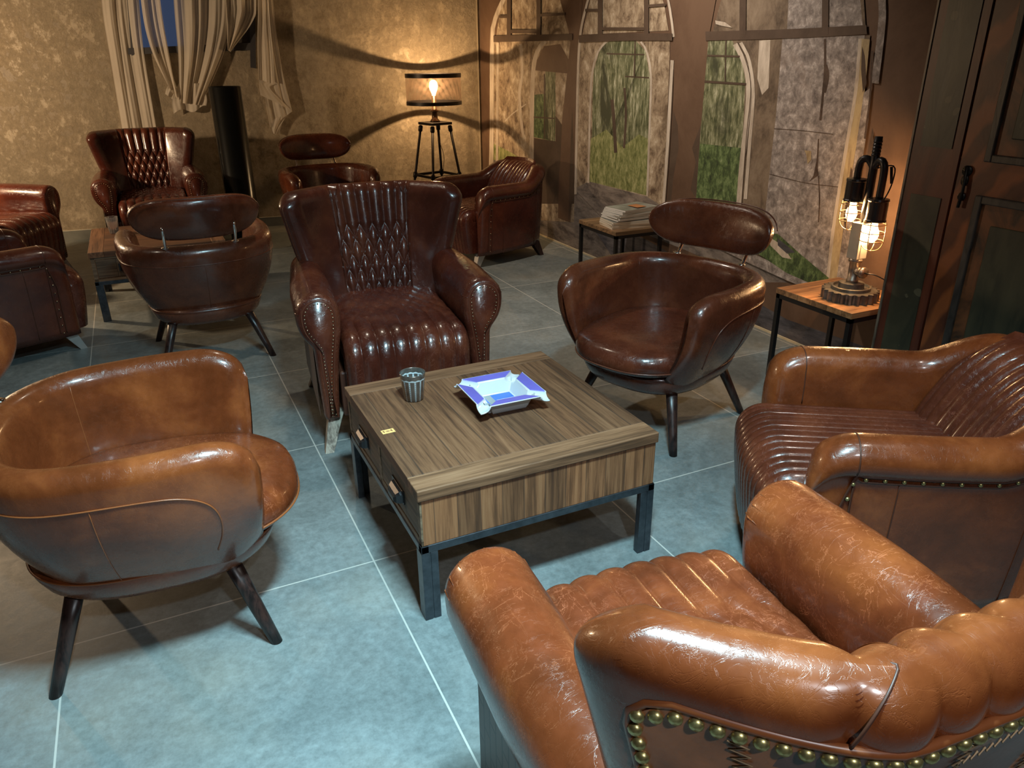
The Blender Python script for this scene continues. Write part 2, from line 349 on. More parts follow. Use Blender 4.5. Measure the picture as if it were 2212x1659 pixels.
# ------------------------------------------------------------------ printed mural on the right wall
def printed(name, stops, sc, stretch, rough=0.7, detail=10, extra=None):
    m, nt, b = newmat(name); v = coords(nt, stretch)
    f = noise(nt, v, sc, detail, 0.74, 0.35); base = ramp(nt, f, stops)
    if extra:
        f2 = noise(nt, coords(nt, extra[1]), extra[0], 6, 0.62, 0.8); base = mixc(nt, ramp(nt, f2, [(extra[2], (0, 0, 0)), (extra[2]+0.1, (1, 1, 1))]), base, extra[3])
    nt.links.new(base, b.inputs['Base Color']); b.inputs['Roughness'].default_value = rough
    b.inputs['Specular IOR Level'].default_value = 0.25
    return m
def murals():
    M = [printed('print_brown_plaster', [(0.35, (0.085, 0.048, 0.030)), (0.6, (0.13, 0.080, 0.052))], 1.5, (1, 1, 1)),                              # 0
         printed('print_tan_stone', [(0.36, (0.09, 0.06, 0.04)), (0.47, (0.25, 0.19, 0.13)), (0.56, (0.37, 0.30, 0.215)), (0.66, (0.56, 0.49, 0.40))], 10, (1, 1, 0.8), extra=(3, (1, 1, 1), 0.60, (0.12, 0.085, 0.055))),  # 1
         printed('print_violet_stone', [(0.34, (0.10, 0.085, 0.08)), (0.46, (0.20, 0.175, 0.165)), (0.55, (0.29, 0.26, 0.245)), (0.66, (0.50, 0.455, 0.44))], 20, (1, 1, 1), extra=(1.6, (1, 1, 1), 0.60, (0.22, 0.175, 0.15))),  # 2
         printed('print_willow_foliage', [(0.36, (0.035, 0.045, 0.022)), (0.46, (0.10, 0.11, 0.055)), (0.55, (0.21, 0.22, 0.13)), (0.66, (0.46, 0.46, 0.34))], 9, (1, 4, 1.0), extra=(2.2, (1, 1.6, .8), 0.53, (0.045, 0.05, 0.028))),  # 3
         printed('print_meadow_grass', [(0.34, (0.06, 0.075, 0.02)), (0.5, (0.19, 0.21, 0.08)), (0.66, (0.40, 0.39, 0.20))], 10, (1, 3, 1.4)),        # 4
         printed('print_pale_frame', [(0.35, (0.30, 0.25, 0.20)), (0.6, (0.55, 0.49, 0.42))], 6, (1, 3, 0.6)),                                          # 5
         printed('print_dark_beam', [(0.35, (0.055, 0.036, 0.025)), (0.6, (0.085, 0.058, 0.042))], 3, (1, 1, 1)),                                       # 6
         printed('print_rubble_floor', [(0.36, (0.05, 0.042, 0.04)), (0.46, (0.13, 0.11, 0.10)), (0.55, (0.20, 0.17, 0.15)), (0.70, (0.30, 0.26, 0.23))], 5, (1, 0.7, 2.4)),  # 7
         printed('print_dark_slate_floor', [(0.36, (0.03, 0.03, 0.036)), (0.52, (0.075, 0.073, 0.085)), (0.7, (0.14, 0.13, 0.14))], 5, (1, 0.7, 3.0)),   # 8
         printed('print_umber_wall', [(0.36, (0.07, 0.05, 0.035)), (0.5, (0.16, 0.12, 0.085)), (0.66, (0.24, 0.19, 0.14))], 5, (1, 1.2, 0.8)),           # 9
         printed('print_ochre_post', [(0.36, (0.22, 0.16, 0.09)), (0.6, (0.42, 0.34, 0.20))], 7, (1, 3, 0.8)),                                          # 10
         printed('print_hedge', [(0.36, (0.02, 0.032, 0.016)), (0.48, (0.06, 0.095, 0.035)), (0.58, (0.13, 0.19, 0.075)), (0.72, (0.30, 0.36, 0.2))], 14, (1, 2, 1.2)),  # 11
         printed('print_crack', [(0.4, (0.04, 0.025, 0.018)), (0.6, (0.09, 0.06, 0.045))], 9, (1, 1, 1))]                                               # 12
    mb = MB(); lay = [0]
    def P(i, pts, bump_=1):
        lay[0] += bump_; off = 0.0006+0.00012*lay[0]
        V = [on_plane(x, y, D+inr*off, inr) for x, y in pts]
        mb.add(V, [tuple(range(len(V)))], i)
    def S(i, pts, w, n=24, bump_=1):                     # band of width w px along a smooth line
        Q = catmull(pts, n); T = np.gradient(Q, axis=0); T /= np.linalg.norm(T, axis=1)[:, None]; Nn = np.stack([-T[:, 1], T[:, 0]], 1)
        L = [tuple(q) for q in Q+Nn*w/2]+[tuple(q) for q in (Q-Nn*w/2)[::-1]]
        P(i, L, bump_)
    # base plaster of the print
    P(0, [(1036, -260), (1985, -420), (2030, 0), (1900, 790), (1890, 850), (1042, 455), (1040, 300)])
    # floor of the pictured ruin
    P(8, [(1150, 480), (1240, 440), (1400, 520), (1700, 690), (1900, 760), (1893, 830), (1690, 735), (1360, 592), (1150, 500)])
    P(7, [(1140, 420), (1240, 412), (1330, 420), (1450, 440), (1560, 500), (1640, 560), (1700, 610), (1640, 610), (1480, 540), (1330, 480), (1215, 470)])
    P(7, [(1150, 500), (1190, 450), (1265, 470), (1300, 520), (1345, 590), (1215, 530)])
    # first opening
    P(1, [(1068, 85), (1243, 85), (1240, 480), (1060, 470)])
    P(1, [(1072, 78), (1080, 20), (1100, -60), (1150, -110), (1195, -60), (1215, 20), (1232, 78)])
    P(4, [(1066, 310), (1105, 330), (1146, 355), (1150, 420), (1064, 420)])
    P(7, [(1066, 345), (1110, 350), (1150, 420), (1064, 430)])
    P(11, [(1153, 205), (1200, 200), (1199, 306), (1153, 296)])
    P(3, [(1178, 150), (1200, 150), (1198, 306), (1178, 300)])
    P(6, [(1153, 298), (1246, 312), (1240, 440), (1151, 440)])
    P(0, [(1160, 130), (1175, 100), (1210, 95), (1240, 150), (1240, 160), (1156, 152)])
    S(5, [(1148, 440), (1149, 250), (1152, 150), (1162, 108), (1178, 88)], 9)
    S(6, [(1176, 160), (1176, 300)], 3); S(6, [(1153, 253), (1198, 256)], 3)
    S(5, [(1091, 262), (1108, 245), (1136, 225)], 2.5)
    S(5, [(1125, 95), (1128, 160), (1122, 205), (1128, 280), (1134, 300)], 6)
    S(5, [(1058, 440), (1062, 300), (1063, 90), (1070, 40), (1092, -10), (1120, -60)], 9)
    S(5, [(1072, 420), (1074, 300), (1075, 92)], 5)
    # brown piers
    P(0, [(1198, -100), (1262, -100), (1254, 80), (1245, 300), (1232, 480), (1205, 470), (1210, 300), (1232, 90)])
    P(6, [(1200, 250), (1214, 270), (1210, 360), (1196, 440), (1200, 330)])
    P(6, [(1236, 230), (1240, 330), (1237, 430), (1228, 480), (1230, 380), (1233, 300)])
    # second opening
    P(1, [(1252, 90), (1448, 86), (1440, 300), (1434, 440), (1400, 450), (1240, 405), (1246, 300)])
    P(1, [(1258, 75), (1272, 10), (1292, -60), (1350, -120), (1410, -60), (1435, 10), (1444, 66)])
    P(3, [(1277, 430), (1280, 200), (1283, 150), (1298, 100), (1325, 84), (1370, 84), (1394, 110), (1404, 165), (1400, 300), (1396, 422), (1272, 392)])
    P(4, [(1273, 392), (1276, 300), (1310, 280), (1345, 318), (1380, 290), (1400, 300), (1396, 422)])
    S(6, [(1322, 215), (1326, 260), (1330, 330)], 7); S(6, [(1349, 190), (1352, 250), (1348, 320)], 5)
    P(7, [(1240, 408), (1272, 392), (1396, 424), (1430, 445), (1420, 500), (1300, 470)])
    S(5, [(1271, 395), (1274, 250), (1279, 160), (1292, 112), (1310, 90)], 4)
    S(5, [(1398, 424), (1402, 300), (1406, 170), (1397, 112), (1384, 90)], 4)
    S(6, [(1372, 88), (1370, 165)], 3); S(6, [(1310, 116), (1392, 118)], 3); S(6, [(1350, 165), (1402, 168)], 3)
    S(5, [(1243, 420), (1246, 260), (1251, 100), (1262, 30), (1280, -30)], 5)
    S(5, [(1434, 440), (1443, 300), (1452, 130)], 7); S(6, [(1437, 440), (1447, 300), (1455, 150)], 2)
    S(5, [(1455, 80), (1450, 40), (1443, 0), (1430, -50)], 5)
    # brown pier 2 with wavy dark edges
    P(0, [(1442, -120), (1568, -120), (1535, 60), (1530, 88), (1515, 300), (1503, 470), (1436, 470), (1452, 300), (1458, 90)])
    P(6, [(1455, 240), (1464, 270), (1466, 320), (1455, 380), (1450, 430), (1438, 470), (1444, 390), (1450, 300)])
    P(6, [(1514, 270), (1518, 300), (1514, 350), (1505, 430), (1492, 410), (1503, 350), (1495, 320), (1506, 290)])
    # third opening
    P(9, [(1530, 88), (1880, 76), (1850, 300), (1800, 640), (1740, 600), (1500, 520), (1503, 430), (1515, 300)])
    P(3, [(1530, 88), (1580, 84), (1602, 130), (1610, 175), (1604, 300), (1590, 440), (1503, 440), (1512, 300)])
    P(11, [(1512, 310), (1604, 320), (1592, 460), (1502, 450)])
    P(2, [(1690, 82), (1868, 76), (1845, 260), (1812, 480), (1795, 640), (1740, 590), (1650, 540), (1655, 430), (1676, 250)])
    P(9, [(1622, 90), (1690, 84), (1676, 250), (1655, 440), (1640, 520), (1608, 470), (1620, 300)])
    P(5, [(1640, 88), (1664, 86), (1660, 190), (1646, 205), (1636, 170)])
    P(9, [(1540, 68), (1556, 5), (1590, -70), (1640, -150), (1700, -180), (1780, -170), (1850, -90), (1866, 0), (1870, 60)])
    P(2, [(1700, 68), (1708, -100), (1776, -140), (1778, 64)]); P(2, [(1788, 64), (1790, -130), (1850, -70), (1858, 0), (1864, 58)])
    S(12, [(1782, 84), (1782, 150), (1778, 200), (1772, 260)], 5, 30); S(12, [(1783, 140), (1787, 165), (1780, 200)], 8, 12)
    S(12, [(1768, 300), (1766, 340), (1764, 375)], 3); S(12, [(1768, 380), (1770, 430), (1768, 480)], 2.4)
    P(12, [(1764, 345), (1768, 378), (1748, 392), (1757, 380)])
    P(10, [(1738, 325), (1752, 326), (1752, 345), (1744, 354), (1742, 336)])
    S(12, [(1672, 278), (1730, 282), (1800, 290)], 1.2); S(12, [(1662, 376), (1740, 395), (1812, 404)], 1.2)
    S(5, [(1594, 470), (1602, 360), (1614, 250), (1617, 180), (1606, 130), (1588, 95)], 11)
    S(5, [(1610, 430), (1620, 300), (1627, 200), (1618, 130), (1600, 92)], 7); S(6, [(1602, 440), (1612, 300), (1622, 190), (1610, 128), (1592, 90)], 1.6)
    S(6, [(1568, 86), (1566, 178)], 2.4); S(6, [(1528, 120), (1598, 122)], 4); S(6, [(1522, 176), (1612, 182)], 5)
    S(10, [(1796, 620), (1812, 480), (1836, 330), (1856, 200), (1868, 84)], 22, 30)
    S(5, [(1788, 600), (1802, 480), (1826, 330), (1848, 200), (1858, 84)], 7, 30)
    P(2, [(1806, 610), (1824, 480), (1846, 340), (1866, 200), (1880, 190), (1876, 260), (1858, 380), (1836, 620)])
    P(6, [(1822, 470), (1828, 430), (1838, 360), (1842, 370), (1836, 430), (1826, 500)]); P(6, [(1862, 100), (1868, 120), (1872, 180), (1864, 200), (1860, 150)])
    P(6, [(1874, 330), (1884, 280), (1890, 320), (1880, 400), (1872, 470), (1868, 430)])
    S(2, [(1890, 180), (1902, 80), (1906, 20), (1900, -60)], 16); S(12, [(1884, 110), (1880, 200), (1868, 300)], 4)
    # sills and grass on the pictured floor
    P(2, [(1560, 520), (1620, 545), (1720, 590), (1800, 630), (1800, 645), (1700, 606), (1600, 560), (1540, 530)])
    P(11, [(1620, 500), (1680, 505), (1730, 550), (1790, 600), (1780, 625), (1700, 590), (1640, 550)])
    P(5, [(1662, 512), (1690, 530), (1710, 560), (1690, 556), (1664, 530)]); P(8, [(1680, 515), (1718, 545), (1700, 548), (1680, 530)])
    # transom beams and top lights
    S(6, [(1066, 84), (1150, 82), (1236, 80)], 14, 6); S(6, [(1250, 84), (1350, 80), (1452, 80)], 16, 6); S(6, [(1524, 78), (1700, 73), (1872, 64)], 20, 6)
    for x in (1099, 1163): S(6, [(x, 80), (x+1, -140)], 9, 4)
    for x in (1296, 1396): S(6, [(x, 76), (x, -150)], 10, 4)
    for x in (1604, 1782): S(6, [(x, 74), (x+2, -160)], 14, 4)
    S(6, [(1078, 36), (1097, 36)], 6, 4); S(6, [(1167, 33), (1220, 30)], 6, 4); S(6, [(1264, 22), (1292, 22)], 6, 4); S(6, [(1400, 13), (1438, 10)], 6, 4)
    S(6, [(1098, 68), (1162, 68)], 8, 4); S(6, [(1300, 62), (1392, 62)], 6, 4)
    P(5, [(1545, 44), (1566, 48), (1582, 60), (1560, 56), (1546, 52)])
    o = mb.build('wallpaper_mural', mats=M)
    tag(o, 'wallpaper mural of a ruined hall with arches and greenery on the right wall', 'mural')
murals()

# ------------------------------------------------------------------ window and curtains on the back wall
def bw(px, py, off=0.0): return on_plane(px, py, A+inb*off, inb)
def quad_panel(mb, px, off0, off1, i=0):
    a = [bw(x, y, off0) for x, y in px]; b = [bw(x, y, off1) for x, y in px]; n = len(px)
    mb.add(a+b, [tuple(range(n-1, -1, -1)), tuple(range(n, 2*n))]+[(k, (k+1) % n, (k+1) % n+n, k+n) for k in range(n)], i)
mb = MB()
PANE = newmat('night_window_pane')
PANE[2].inputs['Base Color'].default_value = (0.03, 0.05, 0.10, 1); PANE[2].inputs['Roughness'].default_value = 0.08
PANE[2].inputs['Emission Color'].default_value = (0.22, 0.33, 0.66, 1); PANE[2].inputs['Emission Strength'].default_value = 0.12
wf = MB()
quad_panel(wf, [(535, -170), (549, -170), (553, 148), (541, 146)], 0.0, 0.035); quad_panel(wf, [(262, -150), (276, -150), (296, 118), (284, 120)], 0.0, 0.035)
quad_panel(wf, [(276, 104), (552, 92), (553, 108), (277, 118)], 0.0, 0.045)
wn_ = tag(fixn(wf.build('window_1', plain('dark_window_frame', (0.045, 0.045, 0.05), 0.5))), kind='structure')
pn2 = MB(); quad_panel(pn2, [(392, -165), (545, -170), (549, 98), (398, 103)], 0.002, 0.008); fixn(pn2.build('dark_window_pane', plain('dark_glass', (.05, .045, .04), .15), wn_))
pn = MB(); quad_panel(pn, [(262, -160), (391, -165), (397, 103), (290, 106)], 0.002, 0.008); fixn(pn.build('window_pane', PANE[0], wn_))

def sheer():
    m, nt, b = newmat('ivory_sheer_cloth'); out = nt.nodes['Material Output']
    v = coords(nt); f = noise(nt, v, 3, 3)
    c = ramp(nt, f, [(0.3, (0.70, 0.64, 0.55)), (0.7, (0.80, 0.74, 0.64))])
    d = nt.nodes.new('ShaderNodeBsdfDiffuse'); t = nt.nodes.new('ShaderNodeBsdfTranslucent'); tr = nt.nodes.new('ShaderNodeBsdfTransparent')
    nt.links.new(c, d.inputs[0]); nt.links.new(c, t.inputs[0])
    m1 = nt.nodes.new('ShaderNodeMixShader'); m1.inputs[0].default_value = 0.45; nt.links.new(d.outputs[0], m1.inputs[1]); nt.links.new(t.outputs[0], m1.inputs[2])
    m2 = nt.nodes.new('ShaderNodeMixShader'); m2.inputs[0].default_value = 0.06; nt.links.new(m1.outputs[0], m2.inputs[1]); nt.links.new(tr.outputs[0], m2.inputs[2])
    nt.links.new(m2.outputs[0], out.inputs[0]); return m
SHEER = sheer()
def drape(name, left, right, folds, amp, off, nu=70, nv=70, seed=0, parent=None, sag=0.0, hem=0.0):
    """cloth hung between two edge lines measured on the wall, with vertical folds"""
    Lp, Rp = catmull(left, nv), catmull(right, nv); V = []; r = random.Random(seed); ph = r.random()*6
    for i in range(nu):
        s = i/(nu-1)
        for j in range(nv):
            t = j/(nv-1); a, c = Lp[j], Rp[j]
            ss = s+0.018*math.sin(folds*2*PI*s*0.5+ph+t*1.5)*t
            x = a[0]+(c[0]-a[0])*ss; y = a[1]+(c[1]-a[1])*ss+sag*math.sin(PI*s)*t+hem*t*t*math.sin(9*s+seed)
            d = off+.62*amp*(0.5+0.5*math.sin(folds*PI*s+ph+0.7*math.sin(2.4*t+seed)))+amp*.22*math.sin(folds*2.3*PI*s+2*t+seed)+amp*.07*math.sin(folds*6.1*PI*s+seed*2-1.5*t)
            V.append(bw(x, y, max(0.012, d)))
    o = mk(name, V, gridf(nu, nv), SHEER, parent); return o
c1 = drape('curtain_panel', [(214, -170), (218, 0), (235, 120), (262, 285)], [(288, -170), (300, 0), (312, 120), (340, 285)], 3.0, 0.05, 0.03, seed=2)
tag(c1, 'long straight left panel of the ivory sheer curtain behind the wing armchair', 'curtain')
c2 = empty('swagged_curtain', tuple(bw(420, 0, 0.08)))
tag(c2, 'gathered ivory sheer curtain swag with a knotted tail hanging in the middle of the window', 'curtain')
inv = c2.location.copy()
def sub(o):
    for vv in o.data.vertices: vv.co -= inv
    o.parent = c2; return o
sub(drape('left_fold', [(294, -170), (304, 0), (324, 100), (365, 190)], [(335, -170), (346, 0), (364, 110), (384, 215)], 2.2, 0.06, 0.05, seed=4))
sub(drape('centre_fold', [(368, -170), (376, 0), (386, 120), (388, 222)], [(500, -170), (505, 0), (490, 100), (436, 228)], 4.2, 0.07, 0.06, seed=5))
sub(drape('right_swag', [(470, -170), (485, 0), (490, 60), (492, 108)], [(552, -170), (553, 0), (546, 45), (498, 112)], 3.2, 0.07, 0.08, seed=7))
sub(drape('tail', [(386, 180), (372, 215), (376, 244)], [(440, 180), (448, 215), (447, 232)], 2.2, 0.06, 0.05, nu=40, nv=30, seed=9, hem=5))
sub(drape('tail_end', [(362, 186), (358, 196), (357, 203)], [(382, 196), (376, 208), (374, 216)], 1.2, 0.03, 0.05, nu=20, nv=12, seed=3))
c3 = empty('curtain_panel', tuple(bw(590, 100, 0.06))); inv = c3.location.copy(); c2x = c2; c2 = c3
tag(c3, 'short right curtain panel with zigzag folded hem above the headrest chair', 'curtain')
sub(drape('long_fold', [(556, -170), (556, 0), (572, 200), (584, 275)], [(585, -170), (590, 0), (608, 140), (632, 240)], 2.0, 0.04, 0.05, seed=11))
sub(drape('hem_tip', [(584, 262), (586, 280), (590, 288)], [(628, 240), (612, 262), (596, 292)], 1.6, 0.03, 0.05, nu=24, nv=20, seed=2))
sub(drape('front_fold', [(560, -170), (558, 0), (556, 90), (558, 172)], [(576, -170), (580, 0), (590, 120), (594, 182)], 1.8, 0.04, 0.09, seed=12))
sub(drape('turned_back_fold', [(559, 172), (560, 190), (562, 205)], [(594, 182), (584, 192), (630, 238)], 1.0, 0.02, 0.08, nu=24, nv=20, seed=1))

# ------------------------------------------------------------------ wing armchair
KZ = .597
def keyhole(n_arc=16):
    P = [(.300, .135), (.292, .27), (.276, .42), (.262, .51), (.257, .58)]
    for k in range(n_arc+1):
        a = PI-(PI)*k/n_arc; P.append((.345+.088*math.cos(a), KZ+.088*math.sin(a)))
    P += [(.431, .56), (.421, .522), (.405, .493), (.388, .47), (.377, .45), (.374, .36), (.368, .22), (.362, .135)]
    P = np.array(P); out = catmull(list(P)+[(.331, .131)], 72, False)
    return out
def inset(P, d):
    P = np.array(P); T = np.roll(P, -1, 0)-np.roll(P, 1, 0); T /= np.linalg.norm(T, axis=1)[:, None]+1e-9
    Nn = np.stack([T[:, 1], -T[:, 0]], 1)
    return P+Nn*d
WB = dict(zb=0.13, zt=0.997, th=0.115)
ZF = .91
def wb_w(z):
    w = float(np.interp(z, [.13, .46, .58, .71, .85, .94, 1.0], [.285, .30, .33, .366, .394, .412, .415])); rc = .085
    if z > WB['zt']-rc:
        q = (z-(WB['zt']-rc))/rc; w -= rc*(1-math.sqrt(max(0, 1-q*q)))
    return w
def wb_c(s, z):
    w = wb_w(z); x = s*w; g = max(0, (abs(x)-.16)/.265)
    k = float(np.interp(z, [.13, .5, .75, 1.0], [.02, .10, .18, .235]))
    y = .225+(z-.46)*.25-k*g**1.35
    return np.array([x, y, z])
def wb_n(s, z):
    e = 1e-3; a = wb_c(s+e, z)-wb_c(s-e, z); z0, z1 = max(WB['zb'], z-.01), min(ZF-.01, z+.01)
    if z1 <= z0: z0 = z1-.02
    s_ = wb_c(s, z); b = wb_c(s*1.0, z1); b0 = wb_c(s, z0); d = b-b0; d[0] = 0
    if z > ZF: a = wb_c(s+e, ZF)-wb_c(s-e, ZF)
    n = np.cross(a, d); n /= np.linalg.norm(n)+1e-12
    return n if n[1] < 0 else -n           # towards the sitter
def quilt(p, q_dist, zone_diamond, npitch):
    """puff height 0..1, seams at zero"""
    if abs(p) > npitch:
        d = abs(p)-npitch; return min(1, (d/.35))**.5
    if not zone_diamond: return abs(math.sin(PI*p))**.55
    return (abs(math.sin(PI*(p+q_dist)))*abs(math.sin(PI*(p-q_dist))))**.42*1.0
def wing_back_mesh():
    nu, nv = 232, 190
    eg = 1-.16*(1-np.linspace(0, 1, 26))**1.8*1.0; ss = np.concatenate([-eg[::-1], np.linspace(-.84, .84, nu-52+2)[1:-1], eg])
    tt = np.linspace(0, 1, nv)**0.92; tt = np.concatenate([tt[:-14], 1-(1-tt[-14])*(1-np.linspace(0, 1, 14))**1.7])
    V = []
    R = WB['th']/2
    def border(s, z):
        d = min((1-abs(s))*wb_w(min(z, ZF)), WB['zt']-z); d = max(0, d)
        return math.sqrt(max(0, 1-(1-min(d/R, 1))**2))
    C = {}
    for side in (0, 1):
        for i, s in enumerate(ss):
            for j, t in enumerate(tt):
                z = WB['zb']+t*(WB['zt']-WB['zb']); c = wb_c(s, z); n = wb_n(s, z); b = border(s, z)
                if side == 0:
                    pitch = float(np.interp(z, [.46, 1.0], [.049, .066])); p = c[0]/pitch
                    dz = z < .81
                    q = quilt(p, (.81-z)/.135, dz, 3)
                    V.append(c+n*(R*b*.72)+n*(.021*q-.012)*min(1, b*1.3))
                else:
                    pb = c[0]/.066; tp = max(0, min(1, (z-.90)/.04)); V.append(c-n*(R*b-(.012*(1-quilt(pb, 0, False, 3)))*tp*b if abs(pb) < 3.6 else R*b))
    M0 = nu*nv; Fc = gridf(nu, nv); Fc = Fc+[tuple(a+M0 for a in f[::-1]) for f in Fc]
    for j in range(nv-1):
        Fc.append((j, j+1, j+1+M0, j+M0)); k = (nu-1)*nv; Fc.append((k+j+1, k+j, k+j+M0, k+j+1+M0))
    for i in range(nu-1):
        a = i*nv+nv-1; Fc.append((a, a+nv, a+nv+M0, a+M0)); a = i*nv; Fc.append((a+nv, a, a+M0, a+nv+M0))
    return V, Fc
def back_pt(s, z, off): c = wb_c(s, z); return c-wb_n(s, z)*(WB['th']/2+off)
def path_seat(xw, z_top, y_back, y_front, r, z_bot):
    """profile (y,z,ny,nz,len) of a seat running forward and over a bullnose"""
    out = []
    for y in np.linspace(y_back, y_front+r, 46): out.append((y, z_top, 0, 1))
    for a in np.linspace(0, PI/2, 16)[1:]: out.append((y_front+r-r*math.sin(a), z_top-r+r*math.cos(a), -math.sin(a), math.cos(a)))
    for z in np.linspace(z_top-r, z_bot, 20)[1:]: out.append((y_front+.03*((z_top-r-z)/(z_top-r-z_bot))**1.5, z, -1, 0))
    o = np.array(out); L = np.r_[0, np.cumsum(np.hypot(*np.diff(o[:, :2], axis=0).T))]
    return o, L
def seat_mesh(hw, z_top, y_back, y_front, r, z_bot, pitch, diamond_y=None, crown=.02, amp=.014, R=.035, drop=.10, flare=0.0):
    prof, L = path_seat(0, z_top, y_back, y_front, r, z_bot)
    xs = []
    for z in np.linspace(-drop, -R, 5)[:-1]: xs.append((-1, 0, z))
    for a in np.linspace(0, PI/2, 7): xs.append((-1, R-R*math.cos(a), -R+R*math.sin(a)))
    mid = [(0, x, 0) for x in np.linspace(-hw+R, hw-R, 170)[1:-1]]
    xs2 = xs+mid+[(1, a[1], a[2]) for a in xs[::-1]]
    V = []
    nper = round(2*hw/pitch/2)
    for k, (sd, a, h) in enumerate(xs2):
        for (y, z, ny, nz), l in zip(prof, L):
            fl = 1+flare*max(0, (0.1-y))
            x = (-hw+a if sd < 0 else hw-a if sd > 0 else a)*fl
            if sd == 0 or h > -R*.6:
                p = x/fl/pitch; dia = diamond_y is not None and y > diamond_y
                q = (abs(math.sin(PI*p))**.5 if not dia else (abs(math.sin(PI*(p+(y-diamond_y)/.13)))*abs(math.sin(PI*(p-(y-diamond_y)/.13))))**.42)
                hh = h+amp*(.65 if dia else 1)*(q-.6)+crown*(1-(x/hw/fl)**2)
            else: hh = h
            V.append((x, y+ny*hh, z+nz*hh))
    return V, gridf(len(xs2), len(prof))
NAILV = MB().ball((0, 0, 0), 1.0, 10); 
def nail_mesh(mat, r, flat=.55):
    me = bpy.data.meshes.new('nail'); V = [(x*r, y*r, z*r*flat) for x, y, z in NAILV.V]
    me.from_pydata(V, [], NAILV.F); me.materials.append(mat); me.polygons.foreach_set('use_smooth', [True]*len(me.polygons)); me.update(); return me
def put_nails(pts, nrms, me, parent, name, single=True):
    if single:
        for p, n in zip(pts, nrms):
            o = bpy.data.objects.new(name, me); COL.objects.link(o); o.parent = parent; o.location = tuple(p)
            o.rotation_euler = Vector(tuple(n)).to_track_quat('Z', 'Y').to_euler()
    else:
        mb = MB()
        for p, n in zip(pts, nrms):
            q = Vector(tuple(n)).to_track_quat('Z', 'Y')
            mb.add([Vector(tuple(p))+q @ v.co for v in me.vertices], [tuple(f.vertices) for f in me.polygons])
        o = mb.build(name, me.materials[0], parent, smooth=True)
def resample(P, step):
    P = np.array(P, float); L = np.r_[0, np.cumsum(np.linalg.norm(np.diff(P, axis=0), axis=1))]; n = max(2, int(L[-1]/step)); s = np.linspace(0, L[-1], n)
    return np.stack([np.interp(s, L, P[:, k]) for k in range(P.shape[1])], 1)

